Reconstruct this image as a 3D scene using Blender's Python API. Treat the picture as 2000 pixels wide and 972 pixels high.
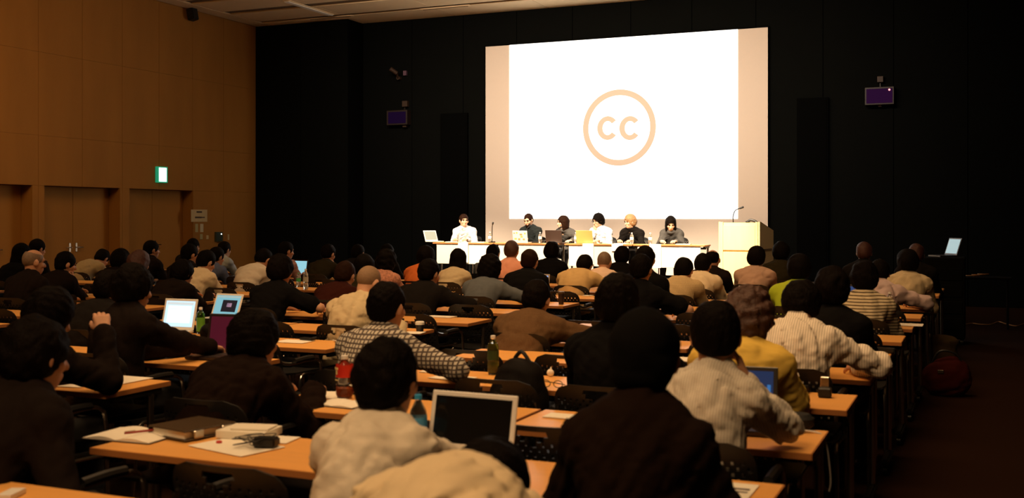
import bpy, bmesh, math, random
import numpy as np
from mathutils import Vector, Matrix, Euler

# ---------------------------------------------------------------- clear
for _o in list(bpy.data.objects):
    bpy.data.objects.remove(_o)
C = bpy.context.scene.collection
S = bpy.context.scene
R = math.radians

# ---------------------------------------------------------------- camera
CAM_Z = 1.53
YAW = R(23.5)
F = 2113.0
HOR = 425.0
cam_d = bpy.data.cameras.new('camera')
cam_d.sensor_width = 36.0
cam_d.lens = 36.0 * F / 2000.0
cam_d.shift_y = -(486.0 - HOR) / 2000.0
cam_d.clip_start = 0.05
cam_d.dof.use_dof = True
cam_d.dof.focus_distance = 18.0
cam_d.dof.aperture_fstop = 4.0
cam = bpy.data.objects.new('camera', cam_d)
C.objects.link(cam)
cam.location = (0, 0, CAM_Z)
cam.rotation_euler = (R(90), 0, YAW)
S.camera = cam

# ---------------------------------------------------------------- world, exposure
w = bpy.data.worlds.new('dim_room'); S.world = w
w.use_nodes = True
w.node_tree.nodes['Background'].inputs[0].default_value = (0.9, 0.55, 0.3, 1)
w.node_tree.nodes['Background'].inputs[1].default_value = 0.002
S.view_settings.view_transform = 'Standard'
S.view_settings.look = 'None'
S.view_settings.exposure = 0.0
S.view_settings.gamma = 1.0
S.view_settings.use_curve_mapping = False

# ---------------------------------------------------------------- lights
def area(name, loc, target, size, power, col, sy=None, spread=180):
    l = bpy.data.lights.new(name, 'AREA'); l.energy = power; l.color = col
    l.shape = 'RECTANGLE'; l.size = size; l.size_y = sy or size; l.spread = R(spread)
    o = bpy.data.objects.new(name, l); C.objects.link(o); o.location = loc
    o.rotation_euler = (Vector(target) - Vector(loc)).to_track_quat('-Z', 'Y').to_euler()
    return o
def spot(name, loc, target, power, col, deg, blend=0.6, rad=0.1):
    l = bpy.data.lights.new(name, 'SPOT'); l.energy = power; l.color = col
    l.spot_size = R(deg); l.spot_blend = blend; l.shadow_soft_size = rad
    o = bpy.data.objects.new(name, l); C.objects.link(o); o.location = loc
    o.rotation_euler = (Vector(target) - Vector(loc)).to_track_quat('-Z', 'Y').to_euler()
    return o
WARM = (1.0, 0.62, 0.30)
STAGEC = (1.0, 0.80, 0.56)
# dimmed house lights over the seats, behind the part of the ceiling in view
area('house_light', (-1.8, 0.6, 5.6), (-1.8, 2.6, 0), 2.5, 135, WARM, 2.0, 120)
area('house_light', (-3.0, 5.5, 5.6), (-3.0, 6.8, 0), 5.0, 135, WARM, 2.0, 110)
area('house_light', (-9.0, 5.0, 5.6), (-9.0, 6.5, 0), 5.0, 70, WARM, 2.0, 110)
area('house_light', (-4.0, 10.5, 5.6), (-4.0, 11.5, 0), 6.0, 85, WARM, 1.5, 100)
area('wall_washer', (-11.4, 9.5, 5.3), (-14.7, 13.0, 0.9), 4.0, 78, (1.0, 0.60, 0.25), 1.5, 140)
# stage spots on the panel table and the lectern, plus an added wash to brighten the screen
for sx in (-9.3, -7.6, -6.0, -4.6):
    spot('stage_spot', (sx + 0.3, 13.6, 5.5), (sx, 18.5, 0.85), 4500, STAGEC, 26, 0.9, 0.12)
spot('lectern_spot', (-4.2, 13.6, 5.5), (-3.85, 18.3, 0.75), 4600, STAGEC, 19, 0.9, 0.12)
area('added_screen_wash', (-6.6, 15.0, 5.6), (-6.6, 20.2, 2.6), 9.0, 235, (1.0, 0.78, 0.58), 0.3, 100)

# ---------------------------------------------------------------- picture geometry helpers (pixel of the 2000 x 972 photograph -> place in the room)
SA, CA = math.sin(YAW), math.cos(YAW)
def ray(px):
    u = (px - 1000.0) / F
    return (-SA + CA * u, CA + SA * u)
def at_Y(px, py, Y):
    dx, dy = ray(px); d = Y / dy
    return Vector((dx * d, Y, CAM_Z + (HOR - py) / F * d))
def at_X(px, py, X):
    dx, dy = ray(px); d = X / dx
    return Vector((X, dy * d, CAM_Z + (HOR - py) / F * d))
def at_z(px, py, z):
    dx, dy = ray(px); d = (CAM_Z - z) * F / (py - HOR)
    return Vector((dx * d, dy * d, z))
def to_px(p):
    d = -SA * p[0] + CA * p[1]
    return (1000 + F * (CA * p[0] + SA * p[1]) / d, HOR - F * (p[2] - CAM_Z) / d, d)

# ---------------------------------------------------------------- object helpers
def tag(o, label=None, cat=None, group=None, kind=None):
    if label: o['label'] = label
    if cat: o['category'] = cat
    if group: o['group'] = group
    if kind: o['kind'] = kind
    return o
def empty(name, loc=(0, 0, 0), rz=0.0):
    o = bpy.data.objects.new(name, None); C.objects.link(o)
    o.location = loc; o.rotation_euler = (0, 0, rz); o.empty_display_size = 0.05
    return o
def link_mesh(name, me, mat, parent=None, loc=None, rot=None):
    if mat and not me.materials: me.materials.append(mat)
    o = bpy.data.objects.new(name, me); C.objects.link(o)
    if parent: o.parent = parent
    if loc is not None: o.location = loc
    if rot is not None: o.rotation_euler = rot
    return o
def obj(name, bm, mat, parent=None, loc=None, rot=None, smooth=True, ang=35):
    me = bpy.data.meshes.new(name); bm.to_mesh(me); bm.free()
    if smooth:
        me.polygons.foreach_set('use_smooth', [True] * len(me.polygons))
        try: me.set_sharp_from_angle(angle=R(ang))
        except Exception: pass
    return link_mesh(name, me, mat, parent, loc, rot)
def copy_tree(o, parent=None):
    c = o.copy(); C.objects.link(c)
    if parent: c.parent = parent
    for ch in list(o.children): copy_tree(ch, c)
    return c
def BM(): return bmesh.new()
def box(bm, c, s, rot=None, bev=0.0, seg=1):
    m = Matrix.Translation(Vector(c)) @ (rot.to_4x4() if rot else Matrix()) @ Matrix.Diagonal((s[0], s[1], s[2], 1))
    r = bmesh.ops.create_cube(bm, size=1, matrix=m)
    if bev > 0:
        es = list({e for v in r['verts'] for e in v.link_edges})
        bmesh.ops.bevel(bm, geom=es, offset=bev, segments=seg, affect='EDGES', clamp_overlap=True)
    return bm
def cyl(bm, a, b, r1, r2=None, n=12, caps=True):
    a, b = Vector(a), Vector(b); r2 = r1 if r2 is None else r2
    q = (b - a).to_track_quat('Z', 'Y').to_matrix().to_4x4()
    m = Matrix.Translation((a + b) / 2) @ q
    bmesh.ops.create_cone(bm, cap_ends=caps, segments=n, radius1=r1, radius2=r2, depth=(b - a).length, matrix=m)
    return bm
def sph(bm, c, r, n=12, s=(1, 1, 1)):
    m = Matrix.Translation(Vector(c)) @ Matrix.Diagonal((s[0] * r, s[1] * r, s[2] * r, 1))
    bmesh.ops.create_uvsphere(bm, u_segments=n, v_segments=max(6, n * 2 // 3), radius=1, matrix=m)
    return bm
def tube(bm, pts, r, n=8, sub=4):
    P = [Vector(p) for p in pts]
    if sub > 1 and len(P) > 2:   # catmull-rom
        Q = []
        for i in range(len(P) - 1):
            p0 = P[max(i - 1, 0)]; p1 = P[i]; p2 = P[i + 1]; p3 = P[min(i + 2, len(P) - 1)]
            for k in range(sub):
                t = k / sub
                Q.append(0.5 * ((2 * p1) + (p2 - p0) * t + (2 * p0 - 5 * p1 + 4 * p2 - p3) * t * t + (3 * p1 - p0 - 3 * p2 + p3) * t ** 3))
        Q.append(P[-1]); P = Q
    rings = []; up = Vector((0, 0, 1))
    for i, p in enumerate(P):
        t = (P[min(i + 1, len(P) - 1)] - P[max(i - 1, 0)]).normalized()
        if i == 0:
            ref = up if abs(t.dot(up)) < 0.9 else Vector((1, 0, 0))
            nrm = (ref - t * ref.dot(t)).normalized()
        else:
            nrm = (nrm - t * nrm.dot(t)).normalized()
        bn = t.cross(nrm)
        rings.append([bm.verts.new(p + (nrm * math.cos(2 * math.pi * k / n) + bn * math.sin(2 * math.pi * k / n)) * r) for k in range(n)])
    for a, b in zip(rings[:-1], rings[1:]):
        for k in range(n):
            bm.faces.new((a[k], a[(k + 1) % n], b[(k + 1) % n], b[k]))
    bm.faces.new(rings[0][::-1]); bm.faces.new(rings[-1])
    return bm
def lathe(bm, prof, n=20, c=(0, 0, 0)):
    c = Vector(c); rings = []
    for r, z in prof:
        if r < 1e-5: rings.append([bm.verts.new(c + Vector((0, 0, z)))])
        else: rings.append([bm.verts.new(c + Vector((r * math.cos(2 * math.pi * k / n), r * math.sin(2 * math.pi * k / n), z))) for k in range(n)])
    for a, b in zip(rings[:-1], rings[1:]):
        for k in range(n):
            k2 = (k + 1) % n
            if len(a) == 1 and len(b) == 1: continue
            if len(a) == 1: bm.faces.new((a[0], b[k2], b[k]))
            elif len(b) == 1: bm.faces.new((a[k], a[k2], b[0]))
            else: bm.faces.new((a[k], a[k2], b[k2], b[k]))
    return bm
def prism(bm, poly, z0, z1):
    lo = [bm.verts.new((x, y, z0)) for x, y in poly]; hi = [bm.verts.new((x, y, z1)) for x, y in poly]
    n = len(poly)
    bm.faces.new(lo[::-1]); bm.faces.new(hi)
    for i in range(n): bm.faces.new((lo[i], lo[(i + 1) % n], hi[(i + 1) % n], hi[i]))
    return bm

# ---------------------------------------------------------------- materials
MATS = {}
def mat(name, col, rough=0.6, metal=0.0, noise=0.0, nscale=8.0, bump=0.0, bscale=60.0, emit=None, estr=1.0, trans=0.0, spec=None,
        stretch=(1, 1, 1), stripes=None, sheen=0.0, coat=0.0, ior=None):
    if name in MATS: return MATS[name]
    m = bpy.data.materials.new(name); m.use_nodes = True
    nt = m.node_tree; b = nt.nodes['Principled BSDF']; L = nt.links.new
    c = tuple(col) + (1,)
    b.inputs['Base Color'].default_value = c
    b.inputs['Roughness'].default_value = rough
    b.inputs['Metallic'].default_value = metal
    if spec is not None: b.inputs['Specular IOR Level'].default_value = spec
    if trans: b.inputs['Transmission Weight'].default_value = trans
    if ior: b.inputs['IOR'].default_value = ior
    if sheen: b.inputs['Sheen Weight'].default_value = sheen
    if coat: b.inputs['Coat Weight'].default_value = coat
    if emit:
        b.inputs['Emission Color'].default_value = tuple(emit) + (1,)
        b.inputs['Emission Strength'].default_value = estr
    tc = None
    def coords():
        nonlocal tc
        if tc is None:
            t = nt.nodes.new('ShaderNodeTexCoord'); mp = nt.nodes.new('ShaderNodeMapping')
            mp.inputs['Scale'].default_value = stretch
            L(t.outputs['Object'], mp.inputs['Vector']); tc = mp.outputs['Vector']
        return tc
    colout = None
    if noise:
        n = nt.nodes.new('ShaderNodeTexNoise'); n.inputs['Scale'].default_value = nscale; n.inputs['Detail'].default_value = 4
        L(coords(), n.inputs['Vector'])
        mx = nt.nodes.new('ShaderNodeMix'); mx.data_type = 'RGBA'
        mx.inputs[6].default_value = tuple(max(0, x * (1 - noise)) for x in col) + (1,)
        mx.inputs[7].default_value = tuple(min(1, x * (1 + noise)) for x in col) + (1,)
        L(n.outputs['Fac'], mx.inputs[0]); colout = mx.outputs[2]
    if stripes:   # (colour, scale, axis, amount)
        wv = nt.nodes.new('ShaderNodeTexWave'); wv.wave_type = 'BANDS'; wv.bands_direction = stripes[2]
        wv.inputs['Scale'].default_value = stripes[1]; wv.inputs['Distortion'].default_value = 0.6; wv.inputs['Detail Scale'].default_value = 1.5
        L(coords(), wv.inputs['Vector'])
        rp = nt.nodes.new('ShaderNodeMath'); rp.operation = 'GREATER_THAN'; rp.inputs[1].default_value = stripes[3]
        L(wv.outputs['Fac'], rp.inputs[0])
        mx = nt.nodes.new('ShaderNodeMix'); mx.data_type = 'RGBA'
        if colout: L(colout, mx.inputs[6])
        else: mx.inputs[6].default_value = c
        mx.inputs[7].default_value = tuple(stripes[0]) + (1,)
        L(rp.outputs[0], mx.inputs[0]); colout = mx.outputs[2]
        if len(stripes) > 4:
            wv2 = nt.nodes.new('ShaderNodeTexWave'); wv2.wave_type = 'BANDS'; wv2.bands_direction = stripes[4]
            wv2.inputs['Scale'].default_value = stripes[1]; wv2.inputs['Distortion'].default_value = 0.6
            L(coords(), wv2.inputs['Vector'])
            rp2 = nt.nodes.new('ShaderNodeMath'); rp2.operation = 'GREATER_THAN'; rp2.inputs[1].default_value = stripes[3]
            L(wv2.outputs['Fac'], rp2.inputs[0])
            mx2 = nt.nodes.new('ShaderNodeMix'); mx2.data_type = 'RGBA'
            L(colout, mx2.inputs[6]); mx2.inputs[7].default_value = tuple(stripes[0]) + (1,)
            L(rp2.outputs[0], mx2.inputs[0]); colout = mx2.outputs[2]
    if colout: L(colout, b.inputs['Base Color'])
    if bump:
        n = nt.nodes.new('ShaderNodeTexNoise'); n.inputs['Scale'].default_value = bscale; n.inputs['Detail'].default_value = 3
        L(coords(), n.inputs['Vector'])
        bp = nt.nodes.new('ShaderNodeBump'); bp.inputs['Strength'].default_value = bump; bp.inputs['Distance'].default_value = 0.01
        L(n.outputs['Fac'], bp.inputs['Height']); L(bp.outputs['Normal'], b.inputs['Normal'])
    MATS[name] = m
    return m

M_wallwood = mat('oak_veneer', (0.34, 0.155, 0.034), 0.7, spec=0.08, noise=0.16, nscale=2.2, stretch=(1, 1, 0.25), bump=0.05, bscale=40)
M_door = mat('door_veneer', (0.36, 0.165, 0.036), 0.7, spec=0.08, noise=0.14, nscale=2.0, stretch=(1, 1, 0.2), bump=0.05, bscale=40)
M_black = mat('black_wall_fabric', (0.0016, 0.0020, 0.0016), 0.95, noise=0.2, nscale=3, spec=0.1)
M_rack = mat('black_rack', (0.003, 0.003, 0.003), 0.8, spec=0.1)
M_black2 = mat('black_grille_cloth', (0.0008, 0.0009, 0.0008), 0.95, spec=0.05)
M_carpet = mat('brown_carpet', (0.020, 0.008, 0.004), 1.0, noise=0.5, nscale=90, bump=0.5, bscale=400, spec=0.05)
M_ceiling = mat('beige_ceiling_board', (0.74, 0.55, 0.32), 0.9, noise=0.06, nscale=6, bump=0.1, bscale=120)
M_gap = mat('dark_gap', (0.16, 0.10, 0.05), 0.95)
M_desk = mat('desk_laminate', (0.82, 0.40, 0.105), 0.42, noise=0.10, nscale=5, stretch=(0.4, 4, 4), bump=0.02, bscale=60)
M_deskedge = mat('desk_edge_band', (0.42, 0.16, 0.045), 0.5)
M_chrome = mat('brushed_chrome', (0.50, 0.46, 0.40), 0.25, 1.0)
M_plastic = mat('black_chair_plastic', (0.006, 0.0055, 0.005), 0.5)
M_darkmetal = mat('dark_metal', (0.02, 0.018, 0.016), 0.4, 0.6)
M_screen = mat('matte_screen_fabric', (0.72, 0.62, 0.53), 0.95, noise=0.02, nscale=30, spec=0.05)
M_white = mat('white_plastic', (0.80, 0.76, 0.70), 0.4)
M_paper = mat('white_paper', (0.86, 0.80, 0.68), 0.8, noise=0.03, nscale=30)
M_stage = mat('stage_floor', (0.05, 0.03, 0.02), 0.7, noise=0.3, nscale=10)
M_skirt = mat('white_laminate_panel', (0.80, 0.74, 0.62), 0.6, noise=0.03, nscale=8)
M_maple = mat('maple_laminate', (0.80, 0.58, 0.27), 0.5, noise=0.08, nscale=4, stretch=(4, 4, 0.5))
M_skin = mat('skin_warm', (0.56, 0.29, 0.17), 0.55, noise=0.08, nscale=20, bump=0.05, bscale=150)
M_skin_l = mat('skin_light', (0.70, 0.43, 0.28), 0.55, noise=0.06, nscale=20, bump=0.05, bscale=150)
M_trous = mat('dark_trousers', (0.007, 0.006, 0.006), 0.9, noise=0.2, nscale=30)
M_trous2 = mat('khaki_trousers', (0.16, 0.10, 0.05), 0.9, noise=0.2, nscale=30)
M_shoe = mat('black_shoe_leather', (0.012, 0.010, 0.009), 0.4)
M_eye = mat('eye_dark', (0.03, 0.02, 0.02), 0.2)
# ================================================================ SETTING
WX, FY, CZ = -14.70, 20.24, 5.74            # left wall, front wall, ceiling
RX, BY = 3.2, -3.0
bm = BM(); box(bm, ((WX + RX) / 2 - 0.5, (BY + FY) / 2, -0.1), (RX - WX + 3, FY - BY + 1, 0.2)); tag(obj('floor', bm, M_carpet, smooth=False), kind='structure')
# ceiling slab with separate boards, open joints between them
bm = BM(); box(bm, ((WX + RX) / 2, (BY + FY) / 2, CZ + 0.13), (RX - WX + 1.2, FY - BY + 1.2, 0.2))
ceil = tag(obj('ceiling', bm, M_gap, smooth=False), kind='structure')
bm = BM(); box(bm, (0, 0, 0), (2.085, 1.195, 0.03), bev=0.004); me = None
first = obj('ceiling_board', bm, M_ceiling, ceil, smooth=False)
bm = BM(); box(bm, (0, 0, 0), (2.085, 1.195, 0.03), bev=0.004)
nb = 0
for i in range(9):
    for j in range(19):
        X = -13.25 + 2.1 * i; Y = 19.9 - 1.2 * j
        if j == 0: Y = 19.76
        o = first if nb == 0 else first.copy()
        if nb: C.objects.link(o)
        o.location = (X, Y if j else 19.78, CZ + 0.015)
        if j == 0: o.scale = (1, 0.76, 1)
        else: o.location.y = 19.3 - 0.6 - 1.2 * (j - 1)
        nb += 1
bm = BM(); box(bm, (WX + 0.2, (BY + FY) / 2, CZ + 0.015), (0.36, FY - BY, 0.03)); tag(obj('trim_1', bm, M_ceiling, smooth=False), kind='structure')
# recessed light strips (off) beside the joint
for y0, y1 in ((16.05, 17.05), (17.45, 19.05)):
    r = empty('ceiling_light', (-12.36, (y0 + y1) / 2, CZ))
    tag(r, 'pale unlit strip light in the ceiling joint, ' + ('longer one nearest the black wall' if y1 > 18 else 'shorter one farther from the black wall'), 'light')
    bm = BM(); box(bm, (0, 0, -0.012), (0.15, y1 - y0, 0.024), bev=0.006); obj('frame', bm, M_ceiling, r)
    bm = BM(); box(bm, (0, 0, -0.03), (0.11, y1 - y0 - 0.04, 0.02), bev=0.006); obj('diffuser', bm, mat('unlit_diffuser', (0.85, 0.8, 0.7), 0.4), r)
# small vents in the front joint
for px in (645, 870):
    p = at_Y(px, 25, 19.3)
    r = empty('ceiling_vent', (p.x, 19.3, CZ)); tag(r, 'narrow slot air vent in the ceiling joint ' + ('above the corner of the black wall' if px < 700 else 'left of the projection screen'), 'vent', 'slot vents along the ceiling joint')
    bm = BM(); box(bm, (0, 0, -0.008), (1.1, 0.09, 0.02), bev=0.004); obj('vent_frame', bm, M_ceiling, r)
    bm = BM(); box(bm, (0, 0, -0.02), (1.0, 0.03, 0.012)); obj('slot', bm, M_gap, r)

# left wall: core with three recessed double doors, veneered panels in front
DTOP = 2.08
doors = []
for a, b in ((-60, 62.9), (87, 234), (253, 377)):
    doors.append((at_X(a, 365, WX).y, at_X(b, 365, WX).y))
TH = 0.32
segs = []; y = BY
for a, b in doors: segs.append((y, a)); y = b
segs.append((y, FY))
bm = BM()
for a, b in segs: box(bm, (WX - TH / 2 - 0.02, (a + b) / 2, CZ / 2), (TH, b - a, CZ + 0.3))
for a, b in doors: box(bm, (WX - TH / 2 - 0.02, (a + b) / 2, (DTOP + CZ + 0.15) / 2), (TH, b - a, CZ + 0.15 - DTOP))
box(bm, (WX - TH - 0.05, (BY + FY) / 2, CZ / 2), (0.06, FY - BY, CZ + 0.3))
wl = tag(obj('wall_left', bm, M_wallwood, smooth=False), kind='structure')
js = [at_X(px, 300, WX).y for px in (75, 160, 242, 316, 376)]
pitch = (js[-1] - js[0]) / 4
ys = [js[0] + pitch * k for k in range(-7, 7) if js[0] + pitch * k < 19.5] + [19.52]
zs = [0.0, DTOP, 2.93, 4.35, CZ]
def panel(y0, y1, z0, z1):
    bm = BM(); box(bm, (WX - 0.01, (y0 + y1) / 2, (z0 + z1) / 2), (0.02, y1 - y0 - 0.006, z1 - z0 - 0.003), bev=0.001)
    obj('wall_panel', bm, M_wallwood, wl, smooth=False)
for y0, y1 in zip(ys[:-1], ys[1:]):
    for z0, z1 in zip(zs[:-1], zs[1:]):
        if z0 >= DTOP - 0.01: panel(y0, y1, z0, z1); continue
        # lower tier: skip the doorways
        cuts = [(y0, y1)]
        for a, b in doors:
            nc = []
            for c, d in cuts:
                if b <= c or a >= d: nc.append((c, d)); continue
                if a > c: nc.append((c, a))
                if b < d: nc.append((b, d))
            cuts = nc
        for c, d in cuts:
            if d - c > 0.03: panel(c, d, z0, z1)
for i, (a, b) in enumerate(doors):
    dn = empty('door_%d' % (i + 1), (WX - TH + 0.04, (a + b) / 2, 0)); tag(dn, kind='structure')
    w_ = b - a
    for sgn in (-1, 1):
        bm = BM(); box(bm, (0, sgn * w_ / 4, DTOP / 2), (0.045, w_ / 2 - 0.008, DTOP - 0.01), bev=0.003)
        lf = obj('door_leaf', bm, M_door, dn, smooth=False)
        bm = BM(); box(bm, (0.028, sgn * 0.075, 1.0), (0.012, 0.045, 0.16), bev=0.003)
        cyl(bm, (0.03, sgn * 0.075, 1.0), (0.075, sgn * 0.075, 1.0), 0.01)
        tube(bm, [(0.07, sgn * 0.075, 1.0), (0.075, sgn * 0.12, 1.0), (0.07, sgn * 0.2, 0.998)], 0.009)
        obj('door_handle', bm, M_chrome, lf)

# front walls: protruding black part at left, main black wall with screen
def black_wall(name, x0, x1, Y, depth, pitchx):
    bm = BM(); box(bm, ((x0 + x1) / 2, Y + 0.03 + depth / 2, CZ / 2), (x1 - x0, depth, CZ + 0.2))
    wl_ = tag(obj(name, bm, M_black2, smooth=False), kind='structure')
    n = max(1, round((x1 - x0) / pitchx)); pw = (x1 - x0) / n
    for i in range(n):
        for z0, z1 in ((0, CZ),):
            bm = BM(); box(bm, (x0 + pw * (i + .5), Y + 0.015, (z0 + z1) / 2), (pw - 0.012, 0.03, z1 - z0 - 0.012), bev=0.003)
            obj('wall_panel', bm, M_black, wl_, smooth=False)
    return wl_
black_wall('wall_front_left', WX, -12.33, 19.62, 0.62, 1.2)
black_wall('wall_front', -12.33, RX + 0.2, FY, 0.2, 1.25)
bm = BM(); box(bm, (RX + 0.1, (BY + FY) / 2, CZ / 2), (0.2, FY - BY, CZ + 0.2)); tag(obj('wall_right', bm, M_black, smooth=False), kind='structure')
bm = BM(); box(bm, ((WX + RX) / 2, BY - 0.1, CZ / 2), (RX - WX + 1, 0.2, CZ + 0.2)); tag(obj('wall_back', bm, M_wallwood, smooth=False), kind='structure')
# stage platform
SZ = 0.37; SY = 16.9
st = bpy.data.objects.new('stage', None)
bm = BM(); box(bm, (-6.6, (SY + FY) / 2, SZ / 2 - 0.01), (11.6, FY - SY - 0.02, SZ - 0.02)); tag(obj('stage_platform', bm, M_stage, smooth=False), kind='structure')
bm = BM(); box(bm, (-6.6, (SY + FY) / 2, SZ - 0.01), (11.64, FY - SY, 0.02), bev=0.004); tag(obj('trim_2', bm, M_stage, smooth=False), kind='structure')

# projection screen
a = at_Y(949, 91, FY - 0.04); b = at_Y(1500, 54, FY - 0.04)
scr = empty('projection_screen', ((a.x + b.x) / 2, FY - 0.04, 0)); tag(scr, 'large pale projection screen on the black front wall, showing a ringed two-letter logo', 'screen')
zt = (a.z + b.z) / 2; zb = SZ + 0.06; sw = b.x - a.x
bm = BM(); box(bm, (0, 0, (zt + zb) / 2), (sw, 0.03, zt - zb)); obj('screen_fabric', bm, M_screen, scr, smooth=False)
bm = BM()
box(bm, (0, 0.005, zt + 0.012), (sw + 0.05, 0.05, 0.024)); box(bm, (-sw / 2 - 0.012, 0.005, (zt + zb) / 2), (0.024, 0.05, zt - zb)); box(bm, (sw / 2 + 0.012, 0.005, (zt + zb) / 2), (0.024, 0.05, zt - zb))
obj('screen_border', bm, M_black2, scr, smooth=False)
i0 = at_Y(995, 88, FY - 0.06); i1 = at_Y(1441, 57, FY - 0.06); i2 = at_Y(995, 427, FY - 0.06)
ix0 = i0.x - scr.location.x; ix1 = i1.x - scr.location.x; iz1 = (i0.z + i1.z) / 2; iz0 = i2.z
M_proj = mat('projected_light', (0.8, 0.8, 0.8), 0.9, emit=(1.0, 1.0, 0.98), estr=1.9)
# image panel glows in place of projector light; screen-coloured logo lies in front
cx, cz = (at_Y(1209, 249, FY - .06).x - scr.location.x), at_Y(1209, 249, FY - .06).z
Ro = (ix1 - ix0) * 0.1600; Ri = Ro * 0.845
bm = BM(); box(bm, ((ix0 + ix1) / 2, -0.019, (iz0 + iz1) / 2), (ix1 - ix0, 0.006, iz1 - iz0)); img = obj('projected_image', bm, M_proj, scr, smooth=False)
def arc_mesh(cx, cz, ro_x, ro_z, ri_x, ri_z, a0, a1, n, y0, y1, cutang=0):
    bm = BM(); F_ = []
    for k in range(n + 1):
        t = a0 + (a1 - a0) * k / n
        co, si = math.cos(t), math.sin(t)
        F_.append([bm.verts.new((cx + rx * co, y, cz + rz * si)) for rx, rz, y in ((ro_x, ro_z, y0), (ri_x, ri_z, y0), (ri_x, ri_z, y1), (ro_x, ro_z, y1))])
    for p, q in zip(F_[:-1], F_[1:]):
        for k in range(4): bm.faces.new((p[k], p[(k + 1) % 4], q[(k + 1) % 4], q[k]))
    if abs(a1 - a0) < 6.2:
        bm.faces.new(F_[0]); bm.faces.new(F_[-1][::-1])
    bmesh.ops.recalc_face_normals(bm, faces=bm.faces)
    return bm
M_logo = mat('unlit_screen_in_logo', (0.72, 0.62, 0.53), 0.95, spec=0.05)
obj('logo_ring', arc_mesh(cx, cz, Ro, Ro, Ri, Ri, 0, 2 * math.pi, 96, -0.022, -0.026), M_logo, img, smooth=False)
for lx in (1187, 1230.5):
    p = at_Y(lx, 249.5, FY - .06); k = Ro / 74.0
    obj('logo_letter_c', arc_mesh(p.x - scr.location.x, p.z - .005, 21.5 * k, 23.2 * k, 10.5 * k, 13.5 * k, R(38), R(322), 40, -0.022, -0.026), M_logo, img, smooth=False)
# ================================================================ TABLES AND CHAIRS
DZ = 0.70
def yfar(k): return 2.50 + 0.935 * k
def ynear(k): return yfar(k) - 0.45
def drift(bi, k): return 0.014 * k if bi == 0 else (0.045 * max(0, k - 4) if bi == 1 else 0.0)   # the rows are not set out quite square
BLOCKS = [(-2.99, 'rightmost'), (-6.21, 'second'), (-9.42, 'third'), (-12.64, 'leftmost')]
def make_table(panel_mat=None):
    t = empty('seminar_table' if not panel_mat else 'panel_table')
    bm = BM(); box(bm, (0, 0, DZ - 0.0145), (1.19, 0.45, 0.025), bev=0.003, seg=2); tt = obj('tabletop', bm, M_desk, t, ang=50)
    bm = BM()
    for s in (-1, 1):
        box(bm, (s * 0.5945, 0, DZ - 0.0145), (0.004, 0.448, 0.022))
        box(bm, (0, s * 0.2245, DZ - 0.0145), (1.186, 0.004, 0.022))
    obj('edge_band', bm, M_deskedge, tt, smooth=False)
    for s in (-1, 1):
        bm = BM()
        cyl(bm, (s * 0.575, 0.1, 0.10), (s * 0.575, 0.1, DZ - 0.05), 0.017, n=14)
        lg = obj('leg', bm, M_chrome, t)
        bm = BM(); box(bm, (s * 0.575, 0, 0.075), (0.045, 0.40, 0.04), bev=0.012, seg=2)
        obj('foot', bm, M_darkmetal, lg)
        bm = BM(); box(bm, (s * 0.575, 0, DZ - 0.042), (0.03, 0.34, 0.03), bev=0.005); obj('bracket', bm, M_darkmetal, lg)
        for q in (-0.17, 0.17):
            bm = BM(); cyl(bm, (s * 0.575 - 0.012, q, 0.027), (s * 0.575 + 0.012, q, 0.027), 0.027, n=14); obj('caster', bm, M_darkmetal, lg)
    bm = BM(); box(bm, (0, 0.1, DZ - 0.07), (1.10, 0.03, 0.03), bev=0.006)
    obj('crossbar', bm, M_darkmetal, t)
    if panel_mat:
        bm = BM(); box(bm, (0, -0.2, 0.49), (1.05, 0.014, 0.37), bev=0.003); obj('modesty_panel', bm, panel_mat, t, smooth=False)
    else:
        bm = BM(); box(bm, (0, 0.02, DZ - 0.13), (1.06, 0.30, 0.012), bev=0.003); obj('under_shelf', bm, M_darkmetal, t, smooth=False)
    return t
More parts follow.
